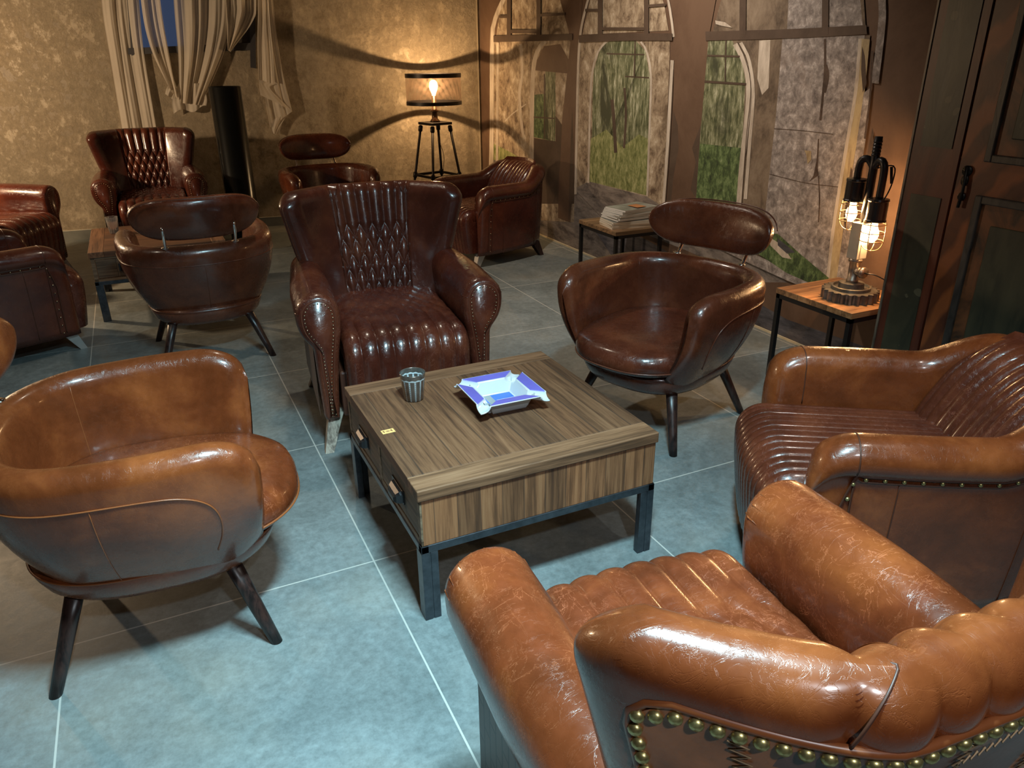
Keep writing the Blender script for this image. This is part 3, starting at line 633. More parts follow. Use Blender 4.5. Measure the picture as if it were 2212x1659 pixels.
def wing_chair(big_back_nails=False):
    root = empty('wing_armchair', (0, 0, 0)); L1, L2 = TAN, TAN_W
    V, Fc = wing_back_mesh(); bk = fixn(mk('backrest', V, Fc, L1, root))
    # seams beside the channels, vertical piping
    for sg in (-1, 1):
        pts = []
        for z in np.linspace(.48, .965, 40):
            pitch = float(np.interp(z, [.46, 1.0], [.049, .066])); x = sg*3*pitch; s = x/wb_w(z); c = wb_c(s, z); pts.append(c+wb_n(s, z)*(WB['th']/2*.72-.008))
        for z, fs in ((.980, .72), (.992, .72), (.9968, 0), (.992, -1), (.982, -1), (.970, -1), (.955, -1), (.94, -1)):
            x = sg*3*.066; s = x/wb_w(min(z, ZF)); c = wb_c(s, z); R_ = WB['th']/2; b_ = math.sqrt(max(0, 1-(1-min((WB['zt']-z)/R_, 1))**2)); pts.append(c+wb_n(s, z)*(R_*b_*fs+(.0008 if fs < 0 else -.010 if fs > 0 else 0)))
        MB().tube(catmull(pts, 110), .0019, 6).build('piping', SEAMM, bk, smooth=True)
    # outer back panel of stitched patches, framed by piping and nails
    bord = []
    ins = .062
    zt = WB['zt']-ins
    def s_at(z, d): return 1-d/wb_w(min(z, ZF))
    left = [(-s_at(z, ins*.8), z) for z in np.linspace(.17, zt-.05, 30)]
    topc = [(-s_at(ZF, ins*.8)+a, zz) for a, zz in ((.012, zt-.03), (.045, zt-.010), (.09, zt))]
    top = [(s, zt) for s in np.linspace(-s_at(ZF, ins*.8)+.13, s_at(ZF, ins*.8)-.13, 40)]
    bord = left+topc+top+[(-s, z) for s, z in topc[::-1]]+[(-s, z) for s, z in left[::-1]]
    B3 = np.array([back_pt(s, z, -.002) for s, z in bord])
    MB().tube(B3, .006, 8).build('piping', PIPE_T, bk, smooth=True)
    nu, nv = 60, 50; V = []; idx = []
    for i in range(nu):
        for j in range(nv):
            z = .17+(zt-.17)*j/(nv-1); sm = s_at(z, ins*.8+.002)
            if z > zt-.05: sm -= .10*((z-(zt-.05))/.05)**2
            V.append(back_pt(sm*(-1+2*i/(nu-1)), z, .0015))
    gf = gridf(nu, nv)
    vs = [-.62, -.2, .22, .64]
    def cell(s, z):
        col = sum(1 for k, a in enumerate(vs) if s > a+.25*(z-.8)*(1 if k % 2 else -1)); row = int((z+.06*col+.03*math.sin(5*s))/.17); return col, row
    for f in gf:
        i, j = f[0]//nv, f[0] % nv; s = -1+2*i/(nu-1); z = .17+(zt-.17)*j/(nv-1); c, r_ = cell(s, z); idx.append((c*2+r_*5+c*r_) % 3)
    op = mk('outer_back_panel', V, gf, None, root, mats=PATCHES, idx=idx)
    th = MB()
    def zig(fn, t0, t1, n, amp=.008):
        pts = []
        for k in range(n*2+1):
            t = t0+(t1-t0)*k/(n*2); s, z = fn(t); s2, z2 = fn(min(t1, t+1e-3)); 
            if abs(s2-s)+abs(z2-z) < 1e-9: s, z = fn(t-1e-3); s2, z2 = fn(t)
            dx, dz = (s2-s)*.42, z2-z; Ld = math.hypot(dx, dz)+1e-9; sg = amp if k % 2 else -amp
            pts.append(back_pt(s-dz/Ld*sg/.42, z+dx/Ld*sg, .004))
        th.tube(pts, .0011, 5)
    for k, a in enumerate(vs): zig(lambda t, a=a, k=k: (a+.25*(t-.8)*(1 if k % 2 else -1), t), .2, zt-.02, 55)
    for col in range(5):
        lo = -.9 if col == 0 else vs[col-1]+.02; hi = .9 if col == 4 else vs[col]-.02
        for r_ in range(1, 7):
            z0 = r_*.17-.06*col
            if .2 < z0 < zt-.03: zig(lambda t, z0=z0: (t, z0-.03*math.sin(5*t)), lo, hi, 16)
    th.build('zigzag_stitching', THREAD, op, smooth=True)
    # seat
    V, Fc = seat_mesh(.262, .500, .24, -.485, .10, .145, .0655, diamond_y=-.24)
    fixn(mk('seat', V, Fc, L2, root))
    MB().box(-.285, -.385, .135, .285, .25, .34).build('seat_frame', SEAMM, root, bevel=.01)
    # arms
    kh = keyhole(); nm = nail_mesh(NAILM, .0036)
    for sg in (-1, 1):
        ys = [-.405, -.404, -.400, -.390, -.375, -.35]+list(np.linspace(-.30, .33, 14))
        secs = []
        for y in ys:
            d = 0 if y > -.375 else .022*(1-math.sqrt(max(0, 1-((-.375-y)/.03)**2)))
            K = inset(kh, d); K = K.copy()
            g = max(0, y+.1); K[:, 0] = K[:, 0]-g*.06*(K[:, 0]-.26)/.15; K[:, 1] = K[:, 1]+.012*math.sin(max(0, (y+.4)/.73)*PI)*(K[:, 1] > .5)
            secs.append([(sg*x, y, z) for x, z in K])
        V, Fc = loft(secs); arm = fixn(mk('armrest', V, Fc, L2, root))
        Kp = inset(kh, .0235)
        pl = [[(sg*x, -.404+0*k, z) for x, z in Kp], [(sg*x, -.409, z) for x, z in inset(kh, .026)]]
        V, Fc = loft(pl); fp = fixn(mk('arm_front_panel', V, Fc, L1, arm))
        MB().tube([(sg*x, -.405, z) for x, z in inset(kh, .0225)], .0035, 6, closed=True).build('piping', PIPE_T, arm, smooth=True)
        rs = resample([(sg*x, -.4095, z) for x, z in list(inset(kh, .033))[:-2]], .0152)
        put_nails(rs, [(0, -1, 0)]*len(rs), nm, arm, 'nail_trim', single=False)
        # pleats round the scroll
        pm = MB()
        for k in range(9):
            a = PI*(k+.5)/9; c = (.345, KZ)
            pts = [(sg*(c[0]+r_*math.cos(a)), yy, c[1]+r_*math.sin(a)) for r_, yy in ((.068, -.4045), (.077, -.3985), (.0865, -.380), (.0885, -.35))]
            pm.tube(pts, [.0012, .003, .003, .0005], 5)
        pm.build('pleats', L1, arm, smooth=True)
        # brick-patched side panel under the scroll
        V = [(sg*.3785, y, z) for y in np.linspace(-.36, .30, 12) for z in np.linspace(.14, .48, 8)]
        fixn(mk('side_panel', V, gridf(12, 8), SIDEPATCH, arm))
    # legs
    for sg in (-1, 1):
        for fy, sp in ((-.345, -1), (.26, 1)):
            pts = [(sg*.315, fy, .15), (sg*.335, fy+sp*.022, .09), (sg*.352, fy+sp*.05, .035), (sg*.365, fy+sp*.075, .0)]
            secs = []
            for k, p in enumerate(catmull(pts, 9)):
                h = .030-.012*k/8; secs.append([(p[0]+a*h, p[1]+b*h, max(0, p[2])) for a, b in ((-1, -1), (-.0, -1.05), (1, -1), (1.05, 0), (1, 1), (0, 1.05), (-1, 1), (-1.05, 0))])
            V, Fc = loft(secs); fixn(mk('leg', V, Fc, PALEWOOD, root, smooth=False))
    return root, bk, B3, bord
def brick_leather():
    m, nt, b = newmat('stitched_brick_leather'); v = coords(nt, rot=(PI/2, 0, PI/2))
    tc = nt.nodes.new('ShaderNodeTexCoord'); sp = nt.nodes.new('ShaderNodeSeparateXYZ'); nt.links.new(tc.outputs['Object'], sp.inputs[0]); cb = nt.nodes.new('ShaderNodeCombineXYZ')
    nt.links.new(sp.outputs[2], cb.inputs[0]); nt.links.new(sp.outputs[1], cb.inputs[1])
    br = nt.nodes.new('ShaderNodeTexBrick'); nt.links.new(cb.outputs[0], br.inputs['Vector']); br.inputs['Scale'].default_value = 1
    br.inputs['Brick Width'].default_value = .10; br.inputs['Row Height'].default_value = .036; br.inputs['Mortar Size'].default_value = .003; br.inputs['Bias'].default_value = 0
    br.inputs['Color1'].default_value = (.10, .062, .048, 1); br.inputs['Color2'].default_value = (.15, .085, .06, 1); br.inputs['Mortar'].default_value = (.04, .02, .015, 1)
    nt.links.new(br.outputs['Color'], b.inputs['Base Color']); b.inputs['Roughness'].default_value = .42
    bump(nt, b, mathn(nt, 'SUBTRACT', 1.0, br.outputs['Fac']), .8, .003); return m
SIDEPATCH = brick_leather()

w_proto, w_bk, w_B3, w_bord = wing_chair()
def nails_on_back(root_bk, single, r, step):
    pts = resample([back_pt(s*.982, z-(.013 if z > WB['zt']-.08 else 0), .003) for s, z in w_bord], step); me = nail_mesh(BRASS, r, .7)
    nr_ = []
    for k, p in enumerate(pts):
        z = p[2]; s = max(-1, min(1, p[0]/wb_w(min(z, ZF)))); nr_.append(-wb_n(s, z))
    put_nails(pts, nr_, me, root_bk, 'brass_nail' if single else 'nail_trim', single)
def place(o, x, y, face_deg, label, group, cat='armchair'):
    """face_deg = compass direction the seat looks to, from +X"""
    o.location = (x, y, 0); o.rotation_euler = (0, 0, math.radians(face_deg+90)); return tag(o, label, cat, group)
OXT = {TAN: OX, TAN_W: OX_W, PIPE_T: PIPE_D}
w2 = copy_tree(w_proto); place(w2, .778, .698, 85, 'leather wing armchair in the right foreground seen from behind, brass nails round its back', 'wing armchairs')
nails_on_back([c for c in w2.children if c.name.startswith('backrest')][0], True, .0088, .0212)
RUS_W = leather('worn_russet_leather', (0.15, 0.033, 0.011), (0.26, 0.064, 0.020), 0.6, crease=0.45)
remat([c for c in w2.children if c.name.split('.')[0] == 'seat'][0], {TAN_W: RUS_W})
w1 = w_proto; place(w1, .926, 3.30, -96.5, 'dark leather wing armchair with diamond quilted back standing behind the coffee table', 'wing armchairs')
remat(w1, OXT)
w3 = copy_tree(w1); place(w3, .06, 7.27, -91, 'dark leather wing armchair against the back wall under the curtain', 'wing armchairs')
w4 = copy_tree(w1); place(w4, -1.15, 6.63, -31, 'dark wing armchair cut off by the left edge, ribbed seat and one arm showing', 'wing armchairs')

# ------------------------------------------------------------------ tub chair with separate headrest
TUBP = catmull([(-.318, -.315), (-.350, -.16), (-.352, .02), (-.315, .20), (-.19, .312), (0, .345), (.19, .312), (.315, .20), (.352, .02), (.350, -.16), (.318, -.315)], 121)
TUBL = np.r_[0, np.cumsum(np.linalg.norm(np.diff(TUBP, axis=0), axis=1))]
def tub_frame(i):
    a = TUBP[max(0, i-1)]; b = TUBP[min(len(TUBP)-1, i+1)]; t = (b-a)/np.linalg.norm(b-a); return TUBP[i], np.array([-t[1], t[0]])   # outward
def tub_zt(i):
    y = TUBP[i][1]; e = min(TUBL[i], TUBL[-1]-TUBL[i]); z = .697-.018*((y+.34)/.68)
    R = .15
    if e < R: z -= .10*(1-math.sqrt(max(0, 1-((R-e)/R)**2)))
    return z, e
def tub_section(i, n=40):
    c, o = tub_frame(i); zt, e = tub_zt(i); k = 1 if e > .05 else math.sqrt(max(.0, 1-((.05-e)/.05)**2)); zb = .245+(.075*(1-min(1, e/.13))**2)
    pr = []
    for z in np.linspace(zb, zt-.05, 14):
        q = (z-zb)/(zt-.05-zb); pr.append((.046-.155*(1-q)**2.0-.0*q, z))
    for a in np.linspace(0, PI, 12)[1:-1]: pr.append((.046*math.cos(a)+0.0, zt-.05+.05*math.sin(a)))
    for z in np.linspace(zt-.05, zb+.02, 14):
        q = (z-zb)/(zt-.05-zb); pr.append((-.046-.012*math.sin(q*PI)-.06*(1-q)**2.2, z))
    m_ = np.mean([p[0] for p in pr]); zc = (zt+zb)/2
    out = []
    for d, z in pr:
        ctr = .0-.10*(1-(z-zb)/(zt-zb))**2
        d2 = ctr+(d-ctr)*k; z2 = zc+(z-zc)*(1-.06*(1-k)); out.append((c[0]+o[0]*d2, c[1]+o[1]*d2, z2))
    return out
def tub_out(i, z, off=0.0):
    c, o = tub_frame(i); zt, e = tub_zt(i); zb = .245; q = min(1, max(0, (z-zb)/(zt-.05-zb))); d = .046-.155*(1-q)**2+off
    if z > zt-.05: d = .046*math.sqrt(max(0, 1-((z-zt+.05)/.05)**2))+off
    return (c[0]+o[0]*d, c[1]+o[1]*d, z)
def tub_in(i, z, off=0.0):
    c, o = tub_frame(i); zt, e = tub_zt(i); zb = .245; q = min(1, max(0, (z-zb)/(zt-.05-zb))); d = -.046-.012*math.sin(q*PI)-.06*(1-q)**2.2-off
    return (c[0]+o[0]*d, c[1]+o[1]*d, z)
def tub_chair():
    root = empty('tub_armchair', (0, 0, 0)); n = len(TUBP)
    secs = [tub_section(i) for i in range(n)]
    V, Fc = loft(secs); sh = fixn(mk('backrest_shell', V, Fc, TAN, root))
    pm = MB()
    fr = [(9, .37), (8, .43), (8, .49), (9, .535), (11, .565), (14, .583), (18, .590)]; pts = [tub_out(i, z, .001) for i, z in fr]+[tub_out(i, tub_zt(i)[0]-.097, .001) for i in range(24, n-24, 3)]+[tub_out(n-1-i, z, .001) for i, z in fr[::-1]]
    pm.tube(catmull(pts, 200), .0022, 6)
    for i in (26, 60, 94): pm.tube([tub_out(i, z, .0008) for z in np.linspace(.27, tub_zt(i)[0]-.098, 12)], .0013, 5)
    for i in (36, 84): pm.tube([tub_in(i, z, -.0002) for z in np.linspace(.38, tub_zt(i)[0]-.03, 10)], .0013, 5)
    pm.build('seam_piping', PIPE_T, sh, smooth=True)
    # base bowl
    def se(a, hx, hy, p=2.6, cy=0): 
        c_, s_ = math.cos(a), math.sin(a); return (hx*math.copysign(abs(c_)**(2/p), c_), cy+hy*math.copysign(abs(s_)**(2/p), s_))
    secs = []
    for k, z in ((.80, .336), (.955, .33), (.985, .315), (.975, .295), (.93, .262), (.86, .238), (.70, .222), (.3, .217)):
        secs.append([(*se(a, .300*k, .335*k, 2.7, -.015), z) for a in np.linspace(0, 2*PI, 64, endpoint=False)])
    V, Fc = loft(secs); bs = fixn(mk('seat_base', V, Fc, TAN, root))
    MB().tube([(*se(a, .296, .331, 2.7, -.015), .318) for a in np.linspace(0, 2*PI, 80, endpoint=False)], .003, 6, closed=True).build('piping', PIPE_T, bs, smooth=True)
    # seat cushion, wider in front of the arm tips
    def cush(a):
        x, y = se(a, 1, 1, 2.5); hx = .298 if y > -.45 else .298+.012*min(1, (-.45-y)/.3); return (hx*x, (.30*y if y > 0 else .415*y)+.0)
    secs = []
    for k, z in ((.25, .333), (.90, .335), (.965, .345), (1.0, .37), (1.0, .395), (.975, .420), (.92, .436), (.80, .447), (.6, .453), (.35, .457), (.1, .458)):
        secs.append([(cush(a)[0]*k, cush(a)[1]*k, z) for a in np.linspace(0, 2*PI, 80, endpoint=False)])
    V, Fc = loft(secs); cs = fixn(mk('seat_cushion', V, Fc, TAN_W, root))
    MB().tube([(cush(a)[0]*1.0, cush(a)[1]*1.0, .362) for a in np.linspace(0, 2*PI, 100, endpoint=False)], .0034, 6, closed=True).build('piping', PIPE_T, cs, smooth=True)
    # headrest
    nu, nv = 64, 24; secs = []
    for i in range(nu):
        u = -1+2*i/(nu-1); uu = math.sin(u*PI/2); x = .31*uu; k = math.sqrt(max(1e-5, 1-abs(uu)**4.2))
        sec = []
        for j in range(nv):
            a = 2*PI*j/nv; ca, sa = math.cos(a), math.sin(a); p = 2.5
            dy = .043*math.copysign(abs(ca)**(2/p), ca)*(.35+.65*k); dz = math.copysign(abs(sa)**(2/p), sa); dz = dz*(.090 if sa > 0 else .124)*k
            yc = .395-.085*(abs(x)/.31)**2
            sec.append((x, yc+dy+.12*(dz), .838+dz+.0*x))
        secs.append(sec)
    V, Fc = loft(secs); hr = fixn(mk('headrest', V, Fc, TAN, root))
    seam = [(.306*math.sin(u*PI/2), .395-.085*(math.sin(u*PI/2))**2+.043+.012, .838+.086*math.sqrt(max(0, 1-abs(math.sin(u*PI/2))**4.2))) for u in np.linspace(-.97, .97, 60)]
    MB().tube(seam, .003, 6).build('piping', PIPE_T, hr, smooth=True)
    for sg in (-1, 1):
        pb = MB().tube(catmull([(sg*.168, .335, .65), (sg*.168, .362, .69), (sg*.168, .392, .73), (sg*.168, .398, .79)], 10), .0075, 10).lathe([(.0, 0), (.018, 0), (.018, .006), (.010, .010), (.0, .010)], (sg*.168, .342, .674), 16)
        pb.build('headrest_post', CHROME, root, smooth=True)
    for sx in (-1, 1):
        for sy in (-1, 1):
            P = catmull([(sx*.195, sy*.195, .25), (sx*.283, sy*.283, 0)], 4); secs = []
            for k, p in enumerate(P):
                r = .0255-.0085*k/3; secs.append([(p[0]+r*math.cos(a), p[1]+r*math.sin(a), p[2]) for a in np.linspace(0, 2*PI, 16, endpoint=False)])
            V, Fc = loft(secs); fixn(mk('leg', V, Fc, DARKWOOD, root))
    return root
t1 = tub_chair()
place(t1, -.145, 2.155, -5, 'tan leather tub armchair at the left front facing right, its side and seat in view', 'tub armchairs with headrest')
t2 = copy_tree(t1); place(t2, 1.975, 2.605, 200, 'brown leather tub armchair with oval headrest right of the coffee table, magazines behind it', 'tub armchairs with headrest')
MID = leather('chestnut_leather', (0.095, 0.023, 0.010), (0.17, 0.046, 0.018), 0.08)
MID_W = leather('worn_chestnut_leather', (0.09, 0.021, 0.010), (0.15, 0.038, 0.016), 0.3, crease=0.4)
remat(t2, {TAN: MID, TAN_W: MID_W, PIPE_T: PIPE_D})
t3 = copy_tree(t2); place(t3, .206, 4.48, 91, 'brown leather tub armchair seen from behind, headrest on two chrome posts, left middle', 'tub armchairs with headrest')
t4 = copy_tree(t2); place(t4, 1.43, 6.65, -88, 'dark leather tub armchair with headrest behind the quilted wing armchair', 'tub armchairs with headrest')

# ------------------------------------------------------------------ club chair with ribbed cushions
CP = catmull([(-.325, -.365), (-.335, -.20), (-.330, .02), (-.305, .20), (-.235, .315), (-.10, .352), (0, .356), (.10, .352), (.235, .315), (.305, .20), (.330, .02), (.335, -.20), (.325, -.365)], 121)
CL = np.r_[0, np.cumsum(np.linalg.norm(np.diff(CP, axis=0), axis=1))]
def c_frame(i):
    a = CP[max(0, i-1)]; b = CP[min(len(CP)-1, i+1)]; t = (b-a)/np.linalg.norm(b-a); return CP[i], np.array([-t[1], t[0]])
def c_zt(i):
    y = CP[i][1]; e = min(CL[i], CL[-1]-CL[i]); q = min(1, max(0, (y-.10)/.24)); z = .628+.105*(q*q*(3-2*q))
    R = .13
    if e < R: z -= .10*(1-math.sqrt(max(0, 1-((R-e)/R)**2)))
    return z, e
def c_outd(z, zt):
    q = min(1, max(0, (z-.10)/(zt-.10-.10))); return .012+.026*math.sin(q*PI*.5)
def c_section(i):
    c, o = c_frame(i); zt, e = c_zt(i); k = 1 if e > .035 else math.sqrt(max(0, 1-((.035-e)/.035)**2)); zb = .10
    pr = [(c_outd(z, zt)-.012*(1-k), z) for z in np.linspace(zb, zt-.10, 12)]
    pr += [(.052, zt-.088)]
    for a in np.linspace(-.25, PI+.1, 16): pr.append((-.006+.066*math.cos(a), zt-.060+.060*math.sin(a)))
    pr += [(-.078, z) for z in np.linspace(zt-.11, .40, 8)]+[(-.06, z) for z in np.linspace(.36, zb, 6)]
    kk = .25+.75*k
    return [(c[0]+o[0]*(d*kk), c[1]+o[1]*(d*kk), z if z < .3 else z-.02*(1-k)) for d, z in pr]
def club_chair():
    root = empty('club_armchair', (0, 0, 0)); n = len(CP)
    V, Fc = loft([c_section(i) for i in range(n)]); sh = fixn(mk('body_shell', V, Fc, TAN, root))
    pm = MB()
    path = [(5, z) for z in np.linspace(.13, .40, 12)]+[(i, c_zt(i)[0]-.098) for i in range(7, n-7)]+[(n-6, z) for z in np.linspace(.40, .13, 12)]
    def op(i, z, off): c, o = c_frame(i); d = c_outd(z, c_zt(i)[0])+off; return (c[0]+o[0]*d, c[1]+o[1]*d, z)
    welt = catmull([op(i, z, .004) for i, z in path], 260); pm.tube(welt, .0032, 6)
    w2_ = catmull([op(i, z-(.016 if 6 < i < n-7 else 0), .003) if 6 < i < n-7 else op(i+(2 if i < 60 else -2), z, .003) for i, z in path], 260); pm.tube(w2_, .0026, 6)
    for i in (14, 106, 60, 36, 84): pm.tube([op(i, z, .0012) for z in np.linspace(.12, c_zt(i)[0]-.115, 12)], .0014, 5)
    pm.build('welting', SEAMM, sh, smooth=True)
    # seams across the rolled arm
    for i in (7, n-8, 52, n-53):
        sec = c_section(i); MB().tube([(p[0], p[1], p[2]) for p in sec[12:34]], .0022, 5).build('arm_seam', SEAMM, sh, smooth=True)
    nails = resample(catmull([op(i, z-.008 if 6 < i < n-7 else z, .004) if 6 < i < n-7 else op(i+(1 if i < 60 else -1), z, .004) for i, z in path], 300), .046)
    cn = np.array([0, 0]); nn = [Vector((p[0], p[1]-.02, 0)).normalized() for p in nails]
    nn = [(math.copysign(1, p[0]), 0, 0) if p[1] < .1 else tuple(v) for p, v in zip(nails, nn)]
    V, Fc = seat_mesh(.258, .445, .22, -.455, .085, .115, .0345, None, .025, .009, .04, .12, flare=.12)
    st = fixn(mk('seat', V, Fc, MID_W, root))
    MB().box(-.27, -.37, .105, .27, .30, .33).build('seat_frame', SEAMM, root, bevel=.01)
    # back cushion
    nu, nv = 150, 60; V = []
    for side in (1, -1):
        for i in range(nu):
            u = math.sin((-1+2*i/(nu-1))*PI/2*.96)/math.sin(PI/2*.96)
            for j in range(nv):
                v = math.sin((-1+2*j/(nv-1))*PI/2*.96)/math.sin(PI/2*.96)
                hw = .245*(1-.28*max(0, v)**2.4); x = u*hw; e = math.sqrt(max(0, 1-abs(u)**4.5))*math.sqrt(max(0, 1-abs(v)**3)); z = .560+.180*v
                q = abs(math.sin(PI*(x/.0445+.5)))**.5
                yc = .25+.18*(v*.5)+.03*(v > 0)*v*v-.05*u*u; d = .078*e**.8+(.020*(q-.6) if side > 0 else 0)*min(1, e*1.5)
                V.append((x, yc-side*d, z+.02*(side < 0)*v))
    g = gridf(nu, nv); M0 = nu*nv; Fc = g+[tuple(a+M0 for a in f[::-1]) for f in g]
    for j in range(nv-1): Fc.append((j, j+1, j+1+M0, j+M0)); k = (nu-1)*nv; Fc.append((k+j+1, k+j, k+j+M0, k+j+1+M0))
    for i in range(nu-1): a = i*nv+nv-1; Fc.append((a, a+nv, a+nv+M0, a+M0)); a = i*nv; Fc.append((a+nv, a, a+M0, a+nv+M0))
    fixn(mk('back_cushion', V, Fc, MID_W, root))
    for sx in (-1, 1):
        for sy, mt in ((-1, STEELW), (1, DARKWOOD)):
            x, y = sx*.27, (-.30 if sy < 0 else .24); secs = []
            for z, k in ((.125, 0), (.0, 1)):
                h, w_ = .038-.020*k, .030-.012*k; ox, oy = sx*.02*k, sy*.065*k
                secs.append([(x+ox+a*w_, y+oy+b_*h, z) for a, b_ in ((-1, -1), (1, -1), (1, 1), (-1, 1))])
            V, Fc = loft(secs); fixn(mk('leg', V, Fc, mt, root, smooth=False))
    return root, sh, nails, nn
c1r, c1s, cn_, cnn = club_chair(); BRN = nail_mesh(BRASS, .0062, .75)
c3c = copy_tree(c1r)
place(c1r, 1.965, 1.345, 147, 'tan leather club armchair at the right edge, ribbed seat, brass nails along the arm', 'ribbed club armchairs')
put_nails(cn_, cnn, BRN, c1s, 'brass_nail', True)
remat(c3c, {**OXT, MID_W: OX_W})
sh3 = [c for c in c3c.children if c.name.startswith('body_shell')][0]; put_nails(cn_, cnn, nail_mesh(NAILM, .005, .7), sh3, 'nail_trim', False)
place(c3c, 2.56, 5.80, 193, 'dark leather club armchair with striped back cushion in front of the mural', 'ribbed club armchairs')
c2c = copy_tree(c3c); place(c2c, -.93, 4.975, 21, 'dark club armchair at the left edge seen from its side, nails round the arm', 'ribbed club armchairs')

# ------------------------------------------------------------------ coffee tables
TOPW = wood('reclaimed_teak_boards', (0.080, 0.035, 0.015), (0.135, 0.062, 0.028), (0.20, 0.100, 0.050), 'y', planks=('x', .118), seed=2)
ENDW = wood('reclaimed_teak_end_board', (0.11, 0.049, 0.021), (0.185, 0.086, 0.040), (0.27, 0.140, 0.073), 'x', seed=7)
SIDW = wood('reclaimed_teak_edge', (0.12, 0.075, 0.042), (0.19, 0.125, 0.072), (0.27, 0.19, 0.12), 'y', seed=9)
APRW = wood('mixed_timber_staves', (0.125, 0.052, 0.020), (0.24, 0.106, 0.045), (0.34, 0.175, 0.083), 'z', scale=.8, planks=('x', .071), seed=5)
DRWW = wood('drawer_teak', (0.07, 0.048, 0.030), (0.125, 0.088, 0.056), (0.18, 0.13, 0.085), 'y', planks=('y', .13), seed=12)
IRON = plain('gunmetal_steel', (0.085, 0.092, 0.105), 0.34, 0.85, var=0.3, nscale=30)
CUPM = plain('dark_pewter_handle', (.05, .048, .05), .35, .8)
def coffee_table():
    """drawers face -X; 0.807 wide in X, 0.81 deep in Y, origin at the floor centre"""
    root = empty('coffee_table', (0, 0, 0)); hx, hy, zt, zb = .4035, .405, .448, .262; sl = .035
    MB().box(-hx+.001, -hy+.088, zt-sl, hx-.001, hy-.088, zt).build('top_boards', TOPW, root, bevel=.0015)
    for y0, y1 in ((-hy, -hy+.0875), (hy-.0875, hy)): MB().box(-hx, y0, zt-sl, hx, y1, zt+.0005).build('end_board', ENDW, root, bevel=.003)
    MB().box(-hx+.012, -hy+.006, zb, hx-.006, hy-.006, zt-sl).build('apron', APRW, root, bevel=.001)
    d0 = -hx+.012
    fr = MB(); fr.box(d0-.006, -hy+.006, zb, d0, hy-.006, zb+.016).box(d0-.006, -hy+.006, zt-sl-.012, d0, hy-.006, zt-sl)
    for y in (-hy+.006, -.011, hy-.028): fr.box(d0-.006, y, zb, d0, y+.022, zt-sl)
    fr.build('drawer_surround', SIDW, root)
    for ya, yb in ((-hy+.032, -.015), (.015, hy-.032)):
        dr = MB().box(d0-.004, ya, zb+.020, d0+.01, yb, zt-sl-.016).build('drawer', DRWW, root, bevel=.001)
        yc = (ya+yb)/2; zc = (zb+zt-sl)/2
        cup = MB(); secs = []
        for x_, w_, h0, h1 in ((0, .050, -.016, .020), (.010, .047, -.018, .017), (.020, .040, -.018, .008), (.026, .026, -.017, -.004)):
            secs.append([(d0-.005-x_, yc+a*w_, zc+b_) for a, b_ in ((-1, h0), (-1, h1*.6), (-.8, h1), (.8, h1), (1, h1*.6), (1, h0))])
        V, Fc = loft(secs); cup.add(V, Fc).box(d0-.0075, yc-.056, zc-.020, d0-.0045, yc+.056, zc+.026); fixn(cup.build('cup_handle', CUPM, dr))
    fm = MB(); r = .0125
    for y in (-hy+.002, hy-.002-.024): fm.box(-hx+.002, y, zb-.024, hx-.002, y+.024, zb)
    for x in (-hx+.002, hx-.002-.024): fm.box(x, -hy+.002, zb-.024, x+.024, hy-.002, zb)
    fm.build('steel_rail', IRON, root, bevel=.002)
    for sx in (-1, 1):
        for sy in (-1, 1):
            x, y = sx*(hx-.002), sy*(hy-.002)
            lg = MB().box(min(x, x-sx*.024), min(y, y-sy*.046), 0, max(x, x-sx*.024), max(y, y-sy*.046), zb-.024)
            lg.box(min(x-sx*.028, x-sx*.050), min(y, y-sy*.024), 0, max(x-sx*.028, x-sx*.050), max(y, y-sy*.024), zb-.024)
            lg.box(min(x-sx*.020, x-sx*.030), min(y-sy*.002, y-sy*.016), 0, max(x-sx*.020, x-sx*.030), max(y-sy*.002, y-sy*.016), zb-.024)
            lg.build('leg', IRON, root, bevel=.0015)
    return root
ct = coffee_table(); ct.location = (.9315, 2.140, 0)
tag(ct, 'square reclaimed wood coffee table on a steel frame holding the ashtray', 'coffee table', 'square coffee tables with drawers')
ct2 = copy_tree(ct); ct2.location = (.02, 5.70, 0); ct2.rotation_euler = (0, 0, PI/2)
tag(ct2, 'dark wooden coffee table at the left with a water glass on it', 'coffee table', 'square coffee tables with drawers')

